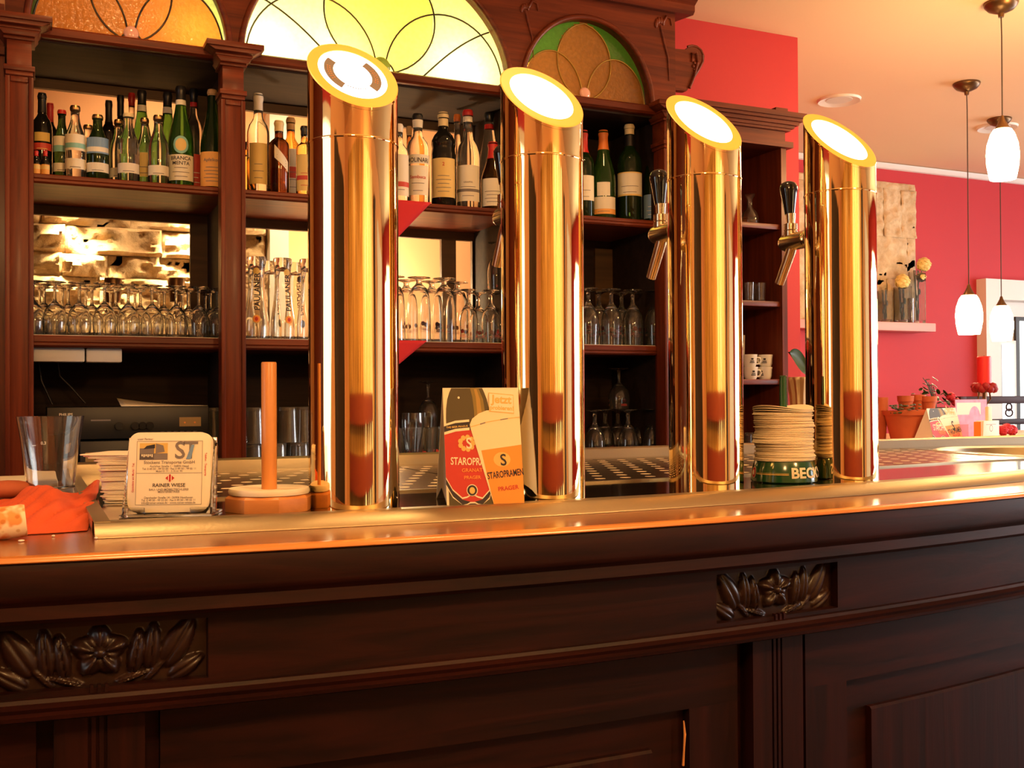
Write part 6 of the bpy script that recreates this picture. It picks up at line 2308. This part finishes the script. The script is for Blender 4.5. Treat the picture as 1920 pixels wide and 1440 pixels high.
# plant with red flowers behind
c = PY(1757, 800, YT + .35)
rt = empty('flowering_plant', 'dark green plant with a red flower behind the small pots', 'plant', (c.x, c.y, ZS), 0)
MB().lathe([(0, 0), (.05, 0), (.07, .14), (.064, .14), (.05, .01), (0, .01)], 'black_gloss', 20).build('pot_body', rt, smooth=40)
mb = MB()
rg = random.Random(9)
base = Vector((0, 0, .12))
for k in range(46):
    t = rg.uniform(0, 1)
    u = rg.uniform(-.10, .09)
    c2 = Vector((u, rg.uniform(-.05, .05), .16 + (.12 * (1 - abs(u + .02) / .12)) * t))
    T = Matrix.Translation(c2) @ Matrix.Rotation(rg.uniform(0, 6), 4, 'Z') @ Matrix.Rotation(rg.uniform(-.8, .8), 4, 'X')
    mb.sphere((0, 0, 0), .018, 'leaf', 8, (.5, 1.0, .12), T)
for k in range(5):
    mb.tube([base, (-.01 - .012 * k, 0, .20 + .012 * k), (-.02 - .016 * k, 0, .235 + .010 * k)], .0018, 'leaf', 6)
mb.build('leaves', rt, smooth=50)
mb = MB()
for q in range(3):
    flower_head(mb, (.045 + .03 * q, -.04, .19 - .025 * q), .025, 'petal_r', q)
mb.build('flower', rt, smooth=50)
# second folded beer card on the side table
bl, br = PZ(1752, 830, ZS), PZ(1806, 826, ZS)
tent_card(bl, br, PY(1778, 765, (bl.y + br.y) / 2 + .03).z - ZS, 'smaller looking folded beer card on the high table beside the terracotta pots', 0.225)
# pink picture card and white menu block
bl, br = PZ(1813, 826, ZS), PZ(1872, 823, ZS)
Hp = PY(1842, 749, bl.y).z - ZS
rz = atan2(br.y - bl.y, br.x - bl.x)
rt = empty('picture_card', 'pink picture card standing on the high table', 'picture card', ((bl.x + br.x) / 2, (bl.y + br.y) / 2 + .06, ZS), rz)
W = (br - bl).length
MB().box(-W / 2, W / 2, 0, .003, 0, Hp, 'pink').build('card_board', rt)
mb = MB().rect(-W * .5, -W * .1, 0, Hp * .38, 'label_r', 2).rect(-W * .46, W * .3, Hp * .62, Hp * .92, 'label_w', 1)
mb.disc(W * .1, Hp * .55, W * .18, Hp * .28, 'pink', 2)
mb.build('print', rt, smooth=0)
MB().prism([(.003, 0), (.05, 0), (.003, Hp * .6)], -.02, .02, 'card', 'YZ').build('prop', rt)
bl, br = PZ(1843, 827, ZS), PZ(1874, 825, ZS)
rz = atan2(br.y - bl.y, br.x - bl.x)
W = (br - bl).length
Hp = PY(1858, 789, bl.y).z - ZS
rt = empty('menu_block', 'white menu block with a pale neck in front of the pink picture card', 'menu block', ((bl.x + br.x) / 2, (bl.y + br.y) / 2, ZS), rz)
MB().prism([(-W / 2, 0), (W / 2, 0), (W / 2, Hp), (-W / 2 + .01, Hp)], 0, .035, 'card').build('block', rt, bevel=.002)
MB().box(-W * .02, W * .22, .01, .025, Hp, Hp * 1.7, 'cream').build('neck', rt, bevel=.003)
MB().box(-W / 2 - .012, -W / 2, .002, .033, 0, Hp * .96, 'ink_o').build('side_strip', rt)
mb = MB().rect(-W * .3, W * .3, Hp * .80, Hp * .82, 'ink_g', 1)
mb.disc(0, Hp * .62, W * .10, W * .10, 'ink_g', 1)
mb.disc(0, Hp * .62, W * .08, W * .08, 'card', 2)
mb.build('print', rt, smooth=0)
for k, (px, py) in enumerate(((1888, 803), (1880, 806), (1897, 806))):
    c = PY(px, py, YT + .22)
    mb = MB()
    flower_head(mb, c, .03, 'petal_r', k)
    mb.tube([c, (c.x, c.y + .01, ZS + .001)], .004, 'leaf', 6)
    tag(mb.build('rose_head', smooth=50), ('large red rose head on the high table right of the menu block', 'red rose head close behind the menu block', 'red rose head near the right edge of the photo')[k], 'flower', 'red rose heads on the high table')
# red candle in a holder
c = PZ(1846, 826, ZS)
c = PY(1846, 770, YT + .28)
rt = empty('candle_holder', 'scrolled metal candle holder behind the pink picture card', 'candle holder', (c.x, YT + .28, ZS))
zt = PY(1846, 728, YT + .28).z - ZS
mb = MB().lathe([(0, 0), (.05, 0), (.045, .01), (.010, .02), (.008, zt - .02), (.045, zt - .004), (.05, zt), (0, zt)], 'bronze', 24)
mb.tube([(-.03, 0, zt - .004), (-.04, 0, zt - .05), (-.012, 0, zt - .075), (.008, 0, zt - .05), (0, 0, zt - .03)], .004, 'bronze', 8)
mb.tube([(.03, 0, zt - .004), (.04, 0, zt - .05), (.012, 0, zt - .075), (-.008, 0, zt - .05), (0, 0, zt - .03)], .004, 'bronze', 8)
mb.build('stand', rt, smooth=50)
mb = MB()
for k in range(14):
    a = 2 * pi * k / 14
    mb.sphere((.040 * cos(a), .040 * sin(a), zt - .004 + .012 * (k % 2)), .019, 'wreath', 8)
mb.build('flower_wreath', rt, smooth=50)
s = mpp(c)
zc0, zc1 = zt + ZS + .0005, PY(1845, 668, YT + .28).z
rc = 12.5 * s
rt = empty('pillar_candle', 'thick red pillar candle in front of the white door', 'candle', (c.x, YT + .28, zc0))
MB().lathe([(0, 0), (rc, 0), (rc, zc1 - zc0 - .004), (rc - .004, zc1 - zc0), (rc * .8, zc1 - zc0 - .004), (0, zc1 - zc0 - .008)], 'candle', 32).build('wax', rt, smooth=40)
MB().tube([(0, 0, zc1 - zc0 - .01), (.001, 0, zc1 - zc0 + .004)], .0012, 'black', 6).build('wick', rt)
# dark chair by the door
yc = 4.55
p0, p1 = PY(1802, 748, yc), PY(1960, 748, yc)
ch = empty('dining_chair', 'dark wooden chair back in front of the white door', 'chair', ((p0.x + p1.x) / 2, yc, 0))
o = ch.location.copy()
za, zb, zc_ = PY(1850, 743, yc).z, PY(1850, 757, yc).z, PY(1850, 786, yc).z
for x in (p0.x, p1.x):
    MB().box(x - .025, x + .025, yc - .02, yc + .02, 0, za, 'chair').build('back_post', ch, off=o, bevel=.004)
    MB().box(x - .025, x + .025, yc + .40, yc + .44, 0, .43, 'chair').build('leg', ch, off=o)
MB().box(p0.x, p1.x, yc - .012, yc + .012, zb, za, 'chair').build('top_rail', ch, off=o, bevel=.004)
MB().box(p0.x, p1.x, yc - .012, yc + .012, zc_ - .035, zc_, 'chair').build('lower_rail', ch, off=o, bevel=.004)
mb = MB()
xm = PY(1892, 770, yc).x
for k in range(2):
    mb.tube([(xm + .03 * cos(a) * (1 - .2 * k), yc, (zc_ + zb) / 2 - .01 + k * .035 + .022 * sin(a)) for a in [i * pi / 10 for i in range(20)]], .005, 'chair', 6, closed=True)
mb.build('fretwork', ch, off=o, smooth=50)
MB().box(p0.x - .02, p1.x + .02, yc - .02, yc + .44, .43, .47, 'chair').build('seat', ch, off=o, bevel=.006)
# ribbed cream vase with a big green leaf behind the last tower
c = PZ(1502, 838, ZS)
yv = 3.30
c = PY(1503, 800, yv)
zb_, zt_ = ZS, PY(1503, 707, yv).z
pd = MB().box(c.x - .10, c.x + .10, yv - .08, yv + .10, 0, ZS - .0005, 'sideboard')
tag(pd.build('plinth', bevel=.004), 'narrow pale plinth under the ribbed vase, mostly hidden by the counter', 'plinth')
rt = empty('ribbed_vase', 'ribbed cream vase with a broad green leaf, left of the last tower', 'vase', (c.x, yv, ZS))
Hv = zt_ - ZS
mb = MB()
n = 48
prof = [(.030, 0), (.036, .02), (.034, Hv * .4), (.040, Hv * .75), (.052, Hv * .95), (.058, Hv)]
vs, fs = [], []
for j, (r, z) in enumerate(prof):
    for i in range(n):
        a = 2 * pi * i / n
        rr = r * (1 + .10 * cos(12 * a))
        vs.append((rr * cos(a), rr * sin(a), z))
for j in range(len(prof) - 1):
    for i in range(n):
        i2 = (i + 1) % n
        fs.append((j * n + i, j * n + i2, (j + 1) * n + i2, (j + 1) * n + i))
fs.append(tuple(range(n)))
mb.add(vs, fs, 'vase_cream')
o = mb.build('vase_body', rt, smooth=50)
md = o.modifiers.new('thick', 'SOLIDIFY')
md.thickness = .004
tipL, base_ = PY(1477, 660, yv - .02) - Vector((c.x, yv, ZS)), Vector((0.0, 0, Hv * .8))
midp = PY(1515, 697, yv - .02) - Vector((c.x, yv, ZS))
mb = MB()
vs, fs = [], []
ax = (tipL - midp)
for i in range(13):
    t = i / 12
    w_ = .040 * sin(pi * min(1, t * .97 + .03)) ** .7 * (1.15 - .3 * t)
    cc = midp + ax * t + Vector((0, 0, .006 * sin(pi * t)))
    for s in (-1, -.5, 0, .5, 1):
        vs.append((cc.x + .2 * w_ * s, cc.y - .012 * s * s + .3 * w_ * s, cc.z + w_ * s))
for i in range(12):
    for j in range(4):
        k = i * 5 + j
        fs.append((k, k + 1, k + 6, k + 5))
mb.add(vs, fs, 'leaf')
mb.tube([base_, midp * .6 + base_ * .4, midp], .004, 'leaf', 8)
mb.build('leaf', rt, smooth=60)
